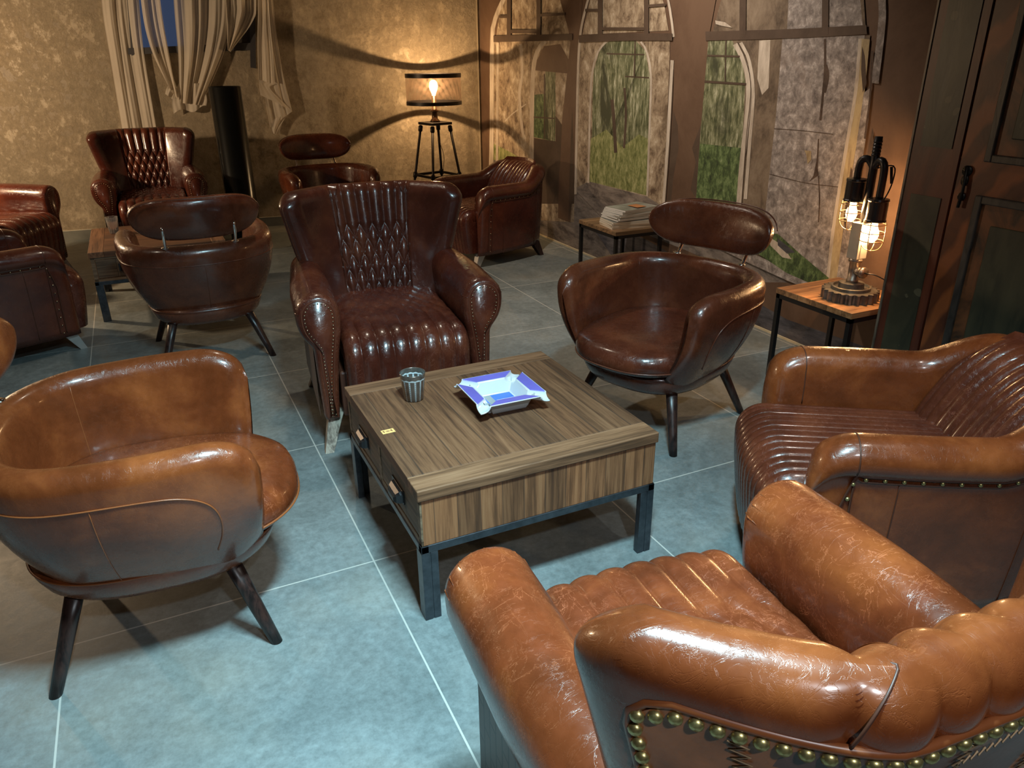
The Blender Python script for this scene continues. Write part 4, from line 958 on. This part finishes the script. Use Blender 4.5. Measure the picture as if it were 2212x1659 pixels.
# ashtray
CER = plain('white_porcelain', (0.52, 0.53, 0.54), 0.12, var=0.02); CER.node_tree.nodes['Principled BSDF'].inputs['Coat Weight'].default_value = .5
BLUE = plain('violet_blue_glaze', (0.13, 0.11, 0.40), 0.2, var=0.1); BLUE2 = plain('bright_blue_glaze', (0.03, 0.12, 0.62), 0.2, var=0.08); GREYG = plain('grey_glaze_band', (0.25, 0.26, 0.26), 0.3)
def ashtray():
    root = empty('ashtray', (.980, 2.163, .4487), math.radians(-1)); H = .125; h = .054
    N_ = 129; ax = np.linspace(-1, 1, N_)
    def top(u, v):
        x, y = u*H, v*H; r = max(abs(u), abs(v)); d = abs(abs(x)-abs(y))/math.sqrt(2)*1.0; diag = max(0, 1-(d/.021)**2) if min(abs(u), abs(v)) > .3 else 0
        a = .64
        if r > a: z = h+.004*(r-a)/(1-a)
        else: q = max(0, (a-r)/(a-.47)); z = h-(h-.008)*min(1, q)
        if diag > 0 and r > .50: z = min(z, h-.017*math.sqrt(diag)*1.0)
        return z
    V = []; Fc = gridf(N_, N_); idx = []
    for u in ax:
        for v in ax: 
            cr = .006*max(0, min(abs(u), abs(v))-.8)/.2; V.append((u*H, v*H, top(u, v)))
    for f in Fc:
        i, j = f[0]//N_, f[0] % N_; u, v = (ax[i]+ax[i+1])/2, (ax[j]+ax[j+1])/2; r = max(abs(u), abs(v)); d = abs(abs(u)-abs(v))*H/math.sqrt(2)
        idx.append(1 if r > .665 and r < .985 and d > .0215 else 2 if r < .455 and not (-.34 < u < -.14) else 3 if r < .455 else 0)
    # underside: rim lip, sloping bowl and foot
    ring = []
    def sq(k, z): return [(k*H*a, k*H*b_, z) for a, b_ in ((-1, -1), (1, -1), (1, 1), (-1, 1))]
    o = mk('ashtray_bowl', V, Fc, None, root, mats=[CER, BLUE, BLUE2, GREYG], idx=idx)
    md = o.modifiers.new('solid', 'SOLIDIFY'); md.thickness = .004; md.offset = -1
    mb = MB()
    def octo(k, z, c=.16): s = k*H; q = s*(1-c); return [(-q, -s, z), (q, -s, z), (q, -q, z), (s, -q, z), (s, q, z), (q, q, z), (q, s, z), (-q, s, z), (-q, q, z), (-s, q, z), (-s, -q, z), (-q, -q, z)]
    rg = [octo(.58, .000), octo(.60, .004), octo(.68, .030), octo(.75, .0485)]; V, Fc = loft(rg, True, False); mb.add(V, Fc); mb.add(rg[0], [tuple(range(11, -1, -1))]); fixn(mb.build('foot', CER, root, bevel=.0015))
    return tag(root, 'white square porcelain ashtray with violet blue rim on the coffee table', 'ashtray')
ashtray()

# mosaic tealight glass and water glass
def glassmat(name, c=(1, 1, 1), rough=.03):
    m, nt, b = newmat(name); b.inputs['Base Color'].default_value = rgb(c); b.inputs['Transmission Weight'].default_value = 1; b.inputs['Roughness'].default_value = rough; b.inputs['IOR'].default_value = 1.45; return m
GL = glassmat('clear_glass'); GLR = glassmat('fluted_glass', (.95, .95, .94), .04); GLR.node_tree.nodes['Principled BSDF'].inputs['Transmission Weight'].default_value = .9
def mosaic():
    m, nt, b = newmat('mosaic_mirror_glass'); tc = nt.nodes.new('ShaderNodeTexCoord'); sp = nt.nodes.new('ShaderNodeSeparateXYZ'); nt.links.new(tc.outputs['Object'], sp.inputs[0])
    an = mathn(nt, 'DIVIDE', mathn(nt, 'ARCTAN2', sp.outputs[1], sp.outputs[0]), 2*PI/13); fr = mathn(nt, 'FRACT', an); dd = mathn(nt, 'ABSOLUTE', mathn(nt, 'SUBTRACT', fr, .5))
    strip_ = mathn(nt, 'LESS_THAN', dd, .14); z = sp.outputs[2]
    arch = mathn(nt, 'MULTIPLY', mathn(nt, 'GREATER_THAN', z, .078), mathn(nt, 'LESS_THAN', mathn(nt, 'ADD', z, mathn(nt, 'MULTIPLY', dd, -.006)), .081))
    w = mathn(nt, 'MAXIMUM', mathn(nt, 'MULTIPLY', strip_, mathn(nt, 'LESS_THAN', z, .082)), arch, True)
    dots = mathn(nt, 'MULTIPLY', mathn(nt, 'LESS_THAN', dd, .06), mathn(nt, 'GREATER_THAN', mathn(nt, 'FRACT', mathn(nt, 'MULTIPLY', z, 130.0)), .5))
    base = mixc(nt, noise(nt, coords(nt), 40, 4), (0.05, 0.045, 0.04), (0.36, 0.31, 0.27))
    base = mixc(nt, w, base, (0.42, 0.47, 0.48)); base = mixc(nt, mathn(nt, 'MULTIPLY', dots, w), base, (0.10, 0.12, 0.14))
    nt.links.new(base, b.inputs['Base Color']); b.inputs['Roughness'].default_value = .2; nt.links.new(mathn(nt, 'MULTIPLY', mathn(nt, 'SUBTRACT', 1.0, w), .7), b.inputs['Metallic']); return m
def cup(prof_o, t):
    pr = [(0.0005, 0)]+prof_o; inn = [(r-t, max(z, .006)) for r, z in prof_o[::-1]]; return pr+inn+[(0.0005, .006)]
g = empty('tealight_glass', (.722, 2.330, .4492)); V, Fc = lathe(cup([(.031, 0), (.0335, .002), (.0445, .098), (.0445, .100)], .002), n=64)
fixn(mk('glass_cup', V, Fc, mosaic(), g)); MB().lathe([(.0005, .007), (.019, .007), (.019, .020), (.018, .0205), (.0005, .019)], n=32).build('tealight_candle', plain('white_wax', (.75, .73, .68), .5), g, smooth=True)
tag(g, 'silver mosaic tealight glass on the coffee table beside the ashtray', 'candle glass')
wg = MB().lathe(cup([(.026, 0), (.028, .003), (.040, .110), (.040, .112)], .0025), n=96).build('water_glass', GLR, smooth=True)
for v_ in wg.data.vertices:
    rr_ = math.hypot(v_.co.x, v_.co.y)
    if rr_ > .02 and v_.co.z < .1: k_ = 1+.045*math.cos(12*math.atan2(v_.co.y, v_.co.x)); v_.co.x *= k_; v_.co.y *= k_
fixn(wg); wg.location = (-.235, 5.86, .4492)
tag(wg, 'clear fluted water glass on the dark coffee table at the left', 'glass')
# numbered sticker
STK = plain('orange_sticker_paper', (0.78, 0.46, 0.16), .6, var=.03); INK = plain('brown_sticker_ink', (0.16, 0.05, 0.02), .6)
st = MB().box(-.021, -.0135, 0, .021, .0135, .0006).build('sticker', STK); st.location = (.566, 2.127, .4487); st.rotation_euler = (0, 0, math.radians(2))
mk_ = MB()
for sx in (-.0135, .0125): mk_.box(sx-.0012, -.006, .0006, sx+.0014, .006, .0009).box(sx-.004, .001, .0006, sx+.001, .0055, .0009)
mk_.tube([(.0055*math.cos(a)-.0015, .0042*math.sin(a), .0008) for a in np.linspace(0, 2*PI, 18, endpoint=False)], .0007, 4, closed=True).box(-.004, -.0012, .0006, .001, .0012, .0009).box(.0065, -.004, .0006, .0078, -.002, .0009).box(.0065, .001, .0006, .0078, .003, .0009)
mk_.build('printed_marks', INK, st)
tag(st, 'small orange paper sticker with brown print stuck on the coffee table top', 'sticker')

# ------------------------------------------------------------------ side tables
OAK = wood('honey_oak', (0.20, 0.10, 0.042), (0.32, 0.17, 0.075), (0.42, 0.25, 0.12), 'x', scale=.7, planks=('y', .09), seed=3, rough=.45)
PARQ = wood('parquet_oak', (0.11, 0.065, 0.032), (0.19, 0.12, 0.06), (0.28, 0.18, 0.10), 'x', scale=.7, planks=('y', .10), seed=8, rough=.5)
def side_table(x0, y0, x1, y1, zt, mat, label):
    cx, cy = (x0+x1)/2, (y0+y1)/2; root = empty('side_table', (cx, cy, 0)); hx, hy = (x1-x0)/2, (y1-y0)/2
    MB().box(-hx, -hy, zt-.028, hx, hy, zt).build('table_top', mat, root, bevel=.002)
    r = .022; f = MB()
    for y in (-hy+.003, hy-.003-r): f.box(-hx+.003, y, zt-.028-r, hx-.003, y+r, zt-.028)
    for x in (-hx+.003, hx-.003-r): f.box(x, -hy+.003, zt-.028-r, x+r, hy-.003, zt-.028)
    f.build('steel_frame', BLACKM, root)
    for sx in (-1, 1):
        for sy in (-1, 1):
            x, y = sx*(hx-.003), sy*(hy-.003); MB().box(min(x, x-sx*r), min(y, y-sy*r), 0, max(x, x-sx*r), max(y, y-sy*r), zt-.028-r).build('leg', BLACKM, root)
    return tag(root, label, 'side table', 'small side tables by the mural')
side_table(2.805, 4.28, 3.195, 4.77, .45, PARQ, 'small side table with black steel legs carrying the pile of magazines')
side_table(2.765, 2.275, 3.19, 2.745, .47, OAK, 'small oak topped side table with black legs under the pipe lamp')

# magazines
PAPER = plain('magazine_paper', (0.58, 0.57, 0.55), .6, var=.05); GREYC = plain('grey_magazine_cover', (0.20, 0.21, 0.19), .35, var=.5, nscale=9); WARMP = plain('cream_magazine_paper', (0.55, 0.50, 0.42), .6)
z = .4503
specs = [(.0, .000, .012, 0, 1), (.0, .002, .012, 2, 1), (.0, -.001, .011, -1, 1), (.005, .0, .011, 1, 1), (.02, .01, .009, 9, 0), (.025, .005, .008, 11, 0), (.02, .012, .008, 7, 0), (.03, .01, .008, 12, 0), (.03, .006, .007, 8, 0), (.045, .02, .009, 14, 0), (.05, .02, .008, 12, 0), (.055, .015, .010, 16, 2)]
for k, (dx, dy, t, a, kind) in enumerate(specs):
    nu = 14; V = []; droop = 0 if k < 4 else .004
    for top_ in (0, 1):
        for i in range(nu):
            for j in range(2):
                u = -1+2*i/(nu-1); V.append((.148*u, (.105 if j else -.105), top_*t+(droop*max(0, u-.1)**1.5*1.2 if k >= 4 else 0)))
    F1 = []
    for i in range(nu-1): F1 += [(2*i, 2*i+1, 2*i+3, 2*i+2), (2*nu+2*i, 2*nu+2*i+2, 2*nu+2*i+3, 2*nu+2*i+1), (2*i, 2*i+2, 2*nu+2*i+2, 2*nu+2*i), (2*i+1, 2*nu+2*i+1, 2*nu+2*i+3, 2*i+3)]
    F1 += [(0, 2*nu, 2*nu+1, 1), (2*nu-2, 2*nu-1, 4*nu-1, 4*nu-2)]
    o = fixn(mk('magazine', V, F1, None, smooth=False, mats=[WARMP if k < 4 else PAPER, GREYC], idx=[(1 if (f[0] >= 2*nu and f[1] >= 2*nu and f[2] >= 2*nu) else 0) for f in F1]))
    o.location = (2.985+dx, 4.44+dy, z+(0 if k < 4 else .004)); o.rotation_euler = (0, 0, math.radians(-8+a)); z += t+.0006
    pos = ('bottom magazine of the pile on the small side table' if k == 0 else 'top magazine with grey and orange cover on the pile by the mural' if k == 11 else
           'cream edged magazine in the straight lower part of the pile' if k < 4 else 'white magazine in the fanned middle of the pile' if k < 9 else 'white curling magazine just under the top one of the pile')
    word = ['', 'second', 'third', 'fourth', 'fifth', 'sixth', 'seventh', 'eighth', 'ninth']
    if 0 < k < 6: pos = ('cream edged' if k < 4 else 'white')+' magazine, '+word[k]+' from the bottom of the pile on the side table'
    elif 6 <= k < 11: pos = ('white' if k < 9 else 'curling white')+' magazine, '+word[11-k]+' from the top of the pile by the mural'
    tag(o, pos, 'magazine', 'magazines piled on the side table')
    if k == 11: MB().box(-.02, -.085, t+.0062, .06, .02, t+.0075).build('cover_picture', plain('orange_cover_picture', (.42, .17, .07), .4), o)

# ------------------------------------------------------------------ lamps
def bulbmat(name, c, e):
    m, nt, b = newmat(name); out = nt.nodes['Material Output']; em = nt.nodes.new('ShaderNodeEmission'); tr = nt.nodes.new('ShaderNodeBsdfTransparent'); ad = nt.nodes.new('ShaderNodeAddShader')
    em.inputs[0].default_value = rgb(c); em.inputs[1].default_value = e; nt.links.new(em.outputs[0], ad.inputs[0]); nt.links.new(tr.outputs[0], ad.inputs[1]); nt.links.new(ad.outputs[0], out.inputs[0]); return m
def bulbmat_old(name, c, e):
    m, nt, b = newmat(name); b.inputs['Base Color'].default_value = rgb(c); b.inputs['Emission Color'].default_value = rgb(c); b.inputs['Emission Strength'].default_value = e; return m
BULB = bulbmat('glowing_bulb_glass', (1.0, 0.60, 0.27), 7.0); BULB2 = bulbmat('glowing_filament_bulb', (1.0, 0.58, 0.25), 6.0)
def tripod_lamp():
    X0, Y0 = 2.635, 7.24
    root = empty('floor_lamp', (X0, Y0, 0), math.radians(14)); IR = plain('black_cast_iron', (0.018, 0.015, 0.014), .4, .6, var=.3)
    zt = .965; s0, s1 = .095, .215; zs = .47
    def corner(z): k = (zt-z)/zt; return s0+(s1-s0)*k*1.0
    for sx in (-1, 1):
        for sy in (-1, 1):
            def P(z): return (sx*corner(z), sy*corner(z), z)
            lg = MB().tube([P(zt-.03), P(0)], .0125, 12)
            for zz in (zt-.06, zs, .03): lg.tube([P(zz+.03), P(zz+.02), P(zz-.02), P(zz-.03)], [.013, .021, .021, .013], 10)
            lg.build('leg', IR, root, smooth=True)
    c = corner(zs); mb = MB()
    for sx in (-1, 1): mb.box(sx*c-.008, -c, zs-.012, sx*c+.008, c, zs+.012)
    for sy in (-1, 1): mb.box(-c, sy*c-.008, zs-.012, c, sy*c+.008, zs+.012)
    mb.build('lower_frame', IR, root, bevel=.003)
    MB().box(-s0-.022, -s0-.022, zt-.024, s0+.022, s0+.022, zt).build('top_plate', IR, root, bevel=.003)
    MB().lathe([(.001, zt), (.048, zt), (.045, zt+.012), (.028, zt+.030), (.026, zt+.09), (.040, zt+.095), (.040, zt+.105), (.024, zt+.112), (.022, zt+.235), (.001, zt+.235)], n=28).build('lamp_stem', plain('bronzed_brass', (.10, .06, .035), .35, .9), root, smooth=True)
    zb = zt+.235
    V, Fc = lathe([(.001, zb), (.016, zb), (.020, zb+.02), (.036, zb+.055), (.041, zb+.085), (.036, zb+.115), (.020, zb+.135), (.001, zb+.139)], n=28)
    fixn(mk('bulb', V, Fc, BULB, root))
    lamp('floor_lamp_filament', 'POINT', (X0, Y0, zb+.085), 42, (1.0, .62, .30), shadow_soft_size=.010)
    # mesh drum shade: two dark hoops and perforated metal between
    z0, z1, R = zt+.155, zt+.43, .262
    sh = MB()
    for za, zbb in ((z0, z0+.032), (z1-.036, z1)):
        V, Fc = [], []
        n = 96
        for r_, zz in ((R, za), (R, zbb), (R-.004, zbb), (R-.004, za)):
            for j in range(n): a = 2*PI*j/n; V.append((r_*math.cos(a), r_*math.sin(a)*1.0, zz))
        for k in range(4):
            for j in range(n): Fc.append((k*n+j, k*n+(j+1) % n, ((k+1) % 4)*n+(j+1) % n, ((k+1) % 4)*n+j))
        sh.add(V, Fc)
    for a in (0, 2*PI/3, 4*PI/3): sh.tube([(0.02*math.cos(a+.4), .02*math.sin(a+.4), zt+.15), (R*math.cos(a+.4), R*math.sin(a+.4), zt+.15)], .002, 5)
    sd = fixn(sh.build('lamp_shade', IR, root, smooth=False))
    m, nt, b = newmat('perforated_bronze_mesh'); out = nt.nodes['Material Output']; tc = nt.nodes.new('ShaderNodeTexCoord'); sp = nt.nodes.new('ShaderNodeSeparateXYZ'); nt.links.new(tc.outputs['Object'], sp.inputs[0])
    an = mathn(nt, 'MULTIPLY', mathn(nt, 'ARCTAN2', sp.outputs[1], sp.outputs[0]), 340/(2*PI)); zz = mathn(nt, 'MULTIPLY', sp.outputs[2], 1/.0056)
    h = mathn(nt, 'MULTIPLY', mathn(nt, 'SINE', mathn(nt, 'MULTIPLY', mathn(nt, 'ADD', an, zz), PI)), mathn(nt, 'SINE', mathn(nt, 'MULTIPLY', mathn(nt, 'SUBTRACT', an, zz), PI)))
    hole = mathn(nt, 'GREATER_THAN', mathn(nt, 'ABSOLUTE', h), .36)
    tr = nt.nodes.new('ShaderNodeBsdfTransparent'); mx = nt.nodes.new('ShaderNodeMixShader'); nt.links.new(hole, mx.inputs[0]); nt.links.new(b.outputs[0], mx.inputs[1]); nt.links.new(tr.outputs[0], mx.inputs[2]); nt.links.new(mx.outputs[0], out.inputs[0])
    b.inputs['Base Color'].default_value = (.10, .065, .04, 1); b.inputs['Metallic'].default_value = .7; b.inputs['Roughness'].default_value = .5
    V = []; n = 96
    for zz_ in (z0+.032, z1-.036):
        for j in range(n): a = 2*PI*j/n; V.append(((R-.002)*math.cos(a), (R-.002)*math.sin(a), zz_))
    mk('mesh_screen', V, [(j, (j+1) % n, n+(j+1) % n, n+j) for j in range(n)], m, sd)
    MB().tube(catmull([(0.0, -.02, zt-.02), (.015, -.03, .80), (.05, -.05, .66), (.03, -.06, .52), (.0, -.05, .35), (-.02, -.03, .1), (-.03, .02, .004)], 30), .003, 6).build('power_cord', plain('brown_flex', (.10, .05, .02), .5), root, smooth=True)
    tag(root, 'four-legged iron floor lamp with a lit bulb inside a wire mesh drum shade', 'floor lamp')
tripod_lamp()

def pipe_lamp():
    zt = .4702; root = empty('pipe_table_lamp', (2.945, 2.455, zt)); PEW = plain('pewter_pipe', (.30, .25, .20), .38, .85, var=.3, nscale=30); GUN = plain('dark_gunmetal', (.035, .034, .036), .35, .7); GEAR = plain('cast_gear_metal', (.16, .15, .13), .45, .75, var=.4, nscale=30)
    n = 88; secs = []
    for z_, k in ((0, 1), (.046, 1)):
        secs.append([((.122+.0065*(1 if (j//2) % 2 else -1))*k*math.cos(2*PI*j/n), (.122+.0065*(1 if (j//2) % 2 else -1))*k*math.sin(2*PI*j/n), z_) for j in range(n)])
    V, Fc = loft(secs); gb = MB().add(V, Fc).lathe([(.001, .046), (.088, .046), (.088, .060), (.080, .062), (.076, .052), (.058, .052), (.056, .078), (.030, .080), (.001, .080)], n=48)
    fixn(gb.build('gear_base', GEAR, root))
    MB().lathe([(.001, .078), (.027, .078), (.027, .094), (.024, .096), (.024, .175), (.031, .178), (.031, .192), (.001, .192)], n=24).tube([(0, 0, .135), (0, -.055, .135)], .020, 16).tube([(0, -.045, .135), (0, -.062, .135)], .026, 16).build('pipe_tee', PEW, root, smooth=True)
    bx = MB().box(-.032, -.030, .192, .032, .030, .36); bx.build('junction_box', plain('pale_zinc_box', (.42, .40, .35), .4, .6), root, bevel=.004)
    MB().box(.005, .030, .22, .030, .040, .34).box(-.01, .030, .255, .02, .046, .285).build('box_bracket', GUN, root, bevel=.004)
    st = MB().tube([(0.012, .0, .36), (0.012, 0, .60), (.012, -.0, .735)], [.019, .019, .017], 14)
    for k in range(5): st.tube([(.012, 0, .655+.014*k), (.012, 0, .661+.014*k)], .0195, 14)
    st.build('upright_pipe', GUN, root, smooth=True)
    for sg, zc in ((1, .545), (-1, .475)):
        y = sg*.068
        ap = MB().tube(catmull([(.012, 0, .60), (.008, sg*.028, .635), (0, sg*.058, .63), (-.0, y, .59), (0, y, zc+.0)], 18), .0165, 12); ap.build('curved_arm', GUN, root, smooth=True)
        sk = MB().lathe([(.001, zc+.005), (.044, zc+.002), (.046, zc-.006), (.043, zc-.010), (.043, zc-.088), (.046, zc-.092), (.046, zc-.098), (.001, zc-.098)], (0, y, 0), 28).build('bulb_holder', GUN, root, smooth=False)
        zb = zc-.098
        V, Fc = lathe([(.001, zb), (.013, zb), (.014, zb-.02), (.024, zb-.045), (.026, zb-.062), (.020, zb-.082), (.008, zb-.094), (.001, zb-.096)], (0, y, 0), 20); fixn(mk('bulb', V, Fc, BULB2, root)); lamp('caged_filament', 'POINT', (2.945, 2.455+y, zt+zb-.055), 9, (1.0, .56, .24), shadow_soft_size=.010)
        cg = MB(); Rc = .050
        for zz in (zb-.012, zb-.050, zb-.088): cg.tube([(Rc*math.cos(a), y+Rc*math.sin(a), zz) for a in np.linspace(0, 2*PI, 32, endpoint=False)], .0021, 6, closed=True)
        for a in (.4, .4+PI/2, .4+PI, .4+1.5*PI): cg.tube(catmull([(.043*math.cos(a), y+.043*math.sin(a), zb+.006), (Rc*math.cos(a), y+Rc*math.sin(a), zb-.012), (Rc*math.cos(a), y+Rc*math.sin(a), zb-.09), (.032*math.cos(a), y+.032*math.sin(a), zb-.125), (0, y, zb-.136)], 20), .0021, 6)
        cg.build('bulb_cage', plain('brass_wire', (.45, .32, .18), .3, .9), root, smooth=True)
    MB().tube(catmull([(.012, -.012, .60), (.02, -.095, .62), (.02, -.105, .56), (.0, -.10, .49), (0, -.068, .455)], 20), .003, 6).tube([(.02, -.085, .615), (.02, -.10, .545)], .006, 8).build('cable_clip', GUN, root, smooth=True)
    MB().tube(catmull([(0, -.06, .135), (.03, -.11, .13), (.09, -.17, .08), (.16, -.175, .006)], 16), .003, 6).build('power_cord', GUN, root, smooth=True)
    tag(root, 'steampunk pipe table lamp on a gear base with two caged glowing bulbs', 'table lamp')
pipe_lamp()

# black cylinder
V, Fc = lathe([(.001, 0), (.140, 0), (.140, .015), (.132, .02), (.132, 1.318), (.128, 1.324), (.120, 1.324), (.118, 1.25), (.001, 1.25)], n=96)
cyl = fixn(mk('cylinder_stand', V, Fc, plain('glossy_black_metal', (.012, .014, .015), .22, .6, var=.1))); cyl.location = (.775, 7.30, 0)
tag(cyl, 'tall glossy black metal cylinder standing between the wing armchair and the headrest chair', 'metal cylinder')
for p in cyl.data.polygons: p.use_smooth = True

# ------------------------------------------------------------------ painted wardrobe
def paint(name, a, b_, sc=7, stretch=(1, 1, .35), rough=.42, d=1.0, wave=0, flower=None):
    m, nt, bb = newmat(name); f = noise(nt, coords(nt, stretch), sc, 7, .6, d); nt.links.new(ramp(nt, f, [(.35, a), (.62, b_)]), bb.inputs['Base Color']); bb.inputs['Roughness'].default_value = rough
    if wave:
        w = nt.nodes.new('ShaderNodeTexWave'); w.bands_direction = 'DIAGONAL'; w.inputs['Scale'].default_value = wave; w.inputs['Distortion'].default_value = 5; w.inputs['Detail'].default_value = 2; w.inputs['Detail Scale'].default_value = 1.2
        nt.links.new(coords(nt, (1, 1.6, .8)), w.inputs['Vector']); c = mixc(nt, ramp(nt, w.outputs['Fac'], [(.35, (0, 0, 0)), (.8, (1, 1, 1))]), tuple(q*.7 for q in a), tuple(q*1.15 for q in b_)); nt.links.new(mixc(nt, .35, c, ramp(nt, f, [(.35, a), (.62, b_)])), bb.inputs['Base Color'])
    if flower:
        vo = nt.nodes.new('ShaderNodeTexVoronoi'); vo.inputs['Scale'].default_value = 11; nt.links.new(coords(nt), vo.inputs['Vector'])
        k = mathn(nt, 'MULTIPLY', mathn(nt, 'LESS_THAN', mathn(nt, 'ADD', vo.outputs['Distance'], mathn(nt, 'MULTIPLY', f, .6)), .46), mathn(nt, 'GREATER_THAN', noise(nt, coords(nt), 6, 3), .52))
        nt.links.new(mixc(nt, mathn(nt, 'MULTIPLY', k, .8), ramp(nt, f, [(.35, a), (.62, b_)]), flower), bb.inputs['Base Color'])
    bump(nt, bb, f, .2, .004); return m
def wardrobe():
    xf, y1, y0 = 2.80, 2.172, .85; root = empty('painted_wardrobe', (xf+.2, (y0+y1)/2, 0)); off = Vector(root.location)
    RED = paint('red_ox_paint', (.05, .011, .006), (.11, .026, .010)); ORG = paint('feathered_orange_grain', (.06, .015, .006), (.20, .055, .013), 3.2, (1, 1.4, 1.1), d=2.0, wave=3.2); GRN = paint('dark_green_painted_panel', (.018, .020, .012), (.045, .042, .022), 9, flower=(.09, .08, .045)); BLK = paint('worn_black_moulding', (.015, .013, .011), (.05, .042, .034), 16); OCH = paint('mottled_floral_panel', (.03, .016, .008), (.16, .055, .018), 6, (1, 1, .8), d=2.0, flower=(.16, .07, .025))
    def bx(mb, xa, ya, za, xb, yb, zb, i=0): return mb.box(xa-off.x, ya-off.y, za, xb-off.x, yb-off.y, zb, i)
    b1 = MB(); bx(b1, xf+.02, y0, .06, 3.185, y1, 2.1); b1.build('carcass', RED, root, bevel=.004)
    bx(MB(), xf-.015, y0-.01, 1.98, 3.185, y1+.0, 2.12).build('cornice', BLK, root, bevel=.01)
    bx(MB(), xf-.005, y0-.01, .0, 3.185, y1+.0, .10).build('plinth', BLK, root, bevel=.006)
    MB().box(xf+.000-off.x, y1-.008-off.y, .1, xf+.02-off.x, y1-off.y, 1.98).build('edge_bead', paint('rubbed_gilt_edge', (.06, .045, .03), (.22, .17, .12), 20), root)
    pil = MB(); bx(pil, xf+.004, 1.955, .10, xf+.02, y1-.010, 1.98); pil.build('pilaster', RED, root)
    def frame(name, ya, yb, za, zb, w, x, mat, panel, pm, dx=.012):
        f = MB(); bx(f, x-dx, ya, za, x+.006, ya+w, zb); bx(f, x-dx, yb-w, za, x+.006, yb, zb); bx(f, x-dx, ya+w, za, x+.006, yb-w, za+w); bx(f, x-dx, ya+w, zb-w, x+.006, yb-w, zb)
        fo = f.build(name, mat, root, bevel=.004); p = MB(); bx(p, x-dx*.3, ya+w, za+w, x+.004, yb-w, zb-w); p.build(panel, pm, fo)
        return fo
    p1 = MB(); bx(p1, xf+.0005, 1.990, 1.205, xf+.006, 2.125, 1.90); p1.build('green_panel', GRN, root)
    p2 = MB(); bx(p2, xf+.0005, 1.990, .30, xf+.006, 2.125, 1.02); p2.build('green_panel', GRN, root)
    d = MB(); bx(d, xf+.002, 1.30, .11, xf+.02, 1.945, 1.97); dr = d.build('wardrobe_door', ORG, root, bevel=.003)
    for za, zb in ((1.175, 1.90), (.20, 1.055)):
        fo = frame('panel_moulding', 1.37, 1.845, za, zb, .028, xf+.002, BLK, 'door_panel', OCH, .018)
        ip = MB(); bx(ip, xf-.012, 1.45, za+.085, xf-.004, 1.765, zb-.10); ip.build('dark_flower_panel', GRN, fo, bevel=.004)
    lk = MB(); lk.ball((xf-.006-off.x, 1.905-off.y, 1.10), .016, 12, 0, (.5, 1, 1.3)).tube([(xf-.01-off.x, 1.905-off.y, 1.15), (xf-.012-off.x, 1.90-off.y, 1.06), (xf-.012-off.x, 1.905-off.y, 1.0)], .006, 8)
    lk.lathe([(.001, -.004), (.020, -.004), (.018, .006), (.001, .008)], (xf-.002-off.x, 1.905-off.y, 1.135), 14, axis='x').lathe([(.001, -.004), (.016, -.004), (.013, .006), (.001, .008)], (xf-.002-off.x, 1.905-off.y, 1.04), 14, axis='x')
    lk.build('lock_plate', plain('blackened_iron', (.02, .018, .016), .4, .7), root, smooth=True)
    tag(root, 'tall dark folk-painted wooden wardrobe in red and green at the right edge', 'wardrobe')
wardrobe()
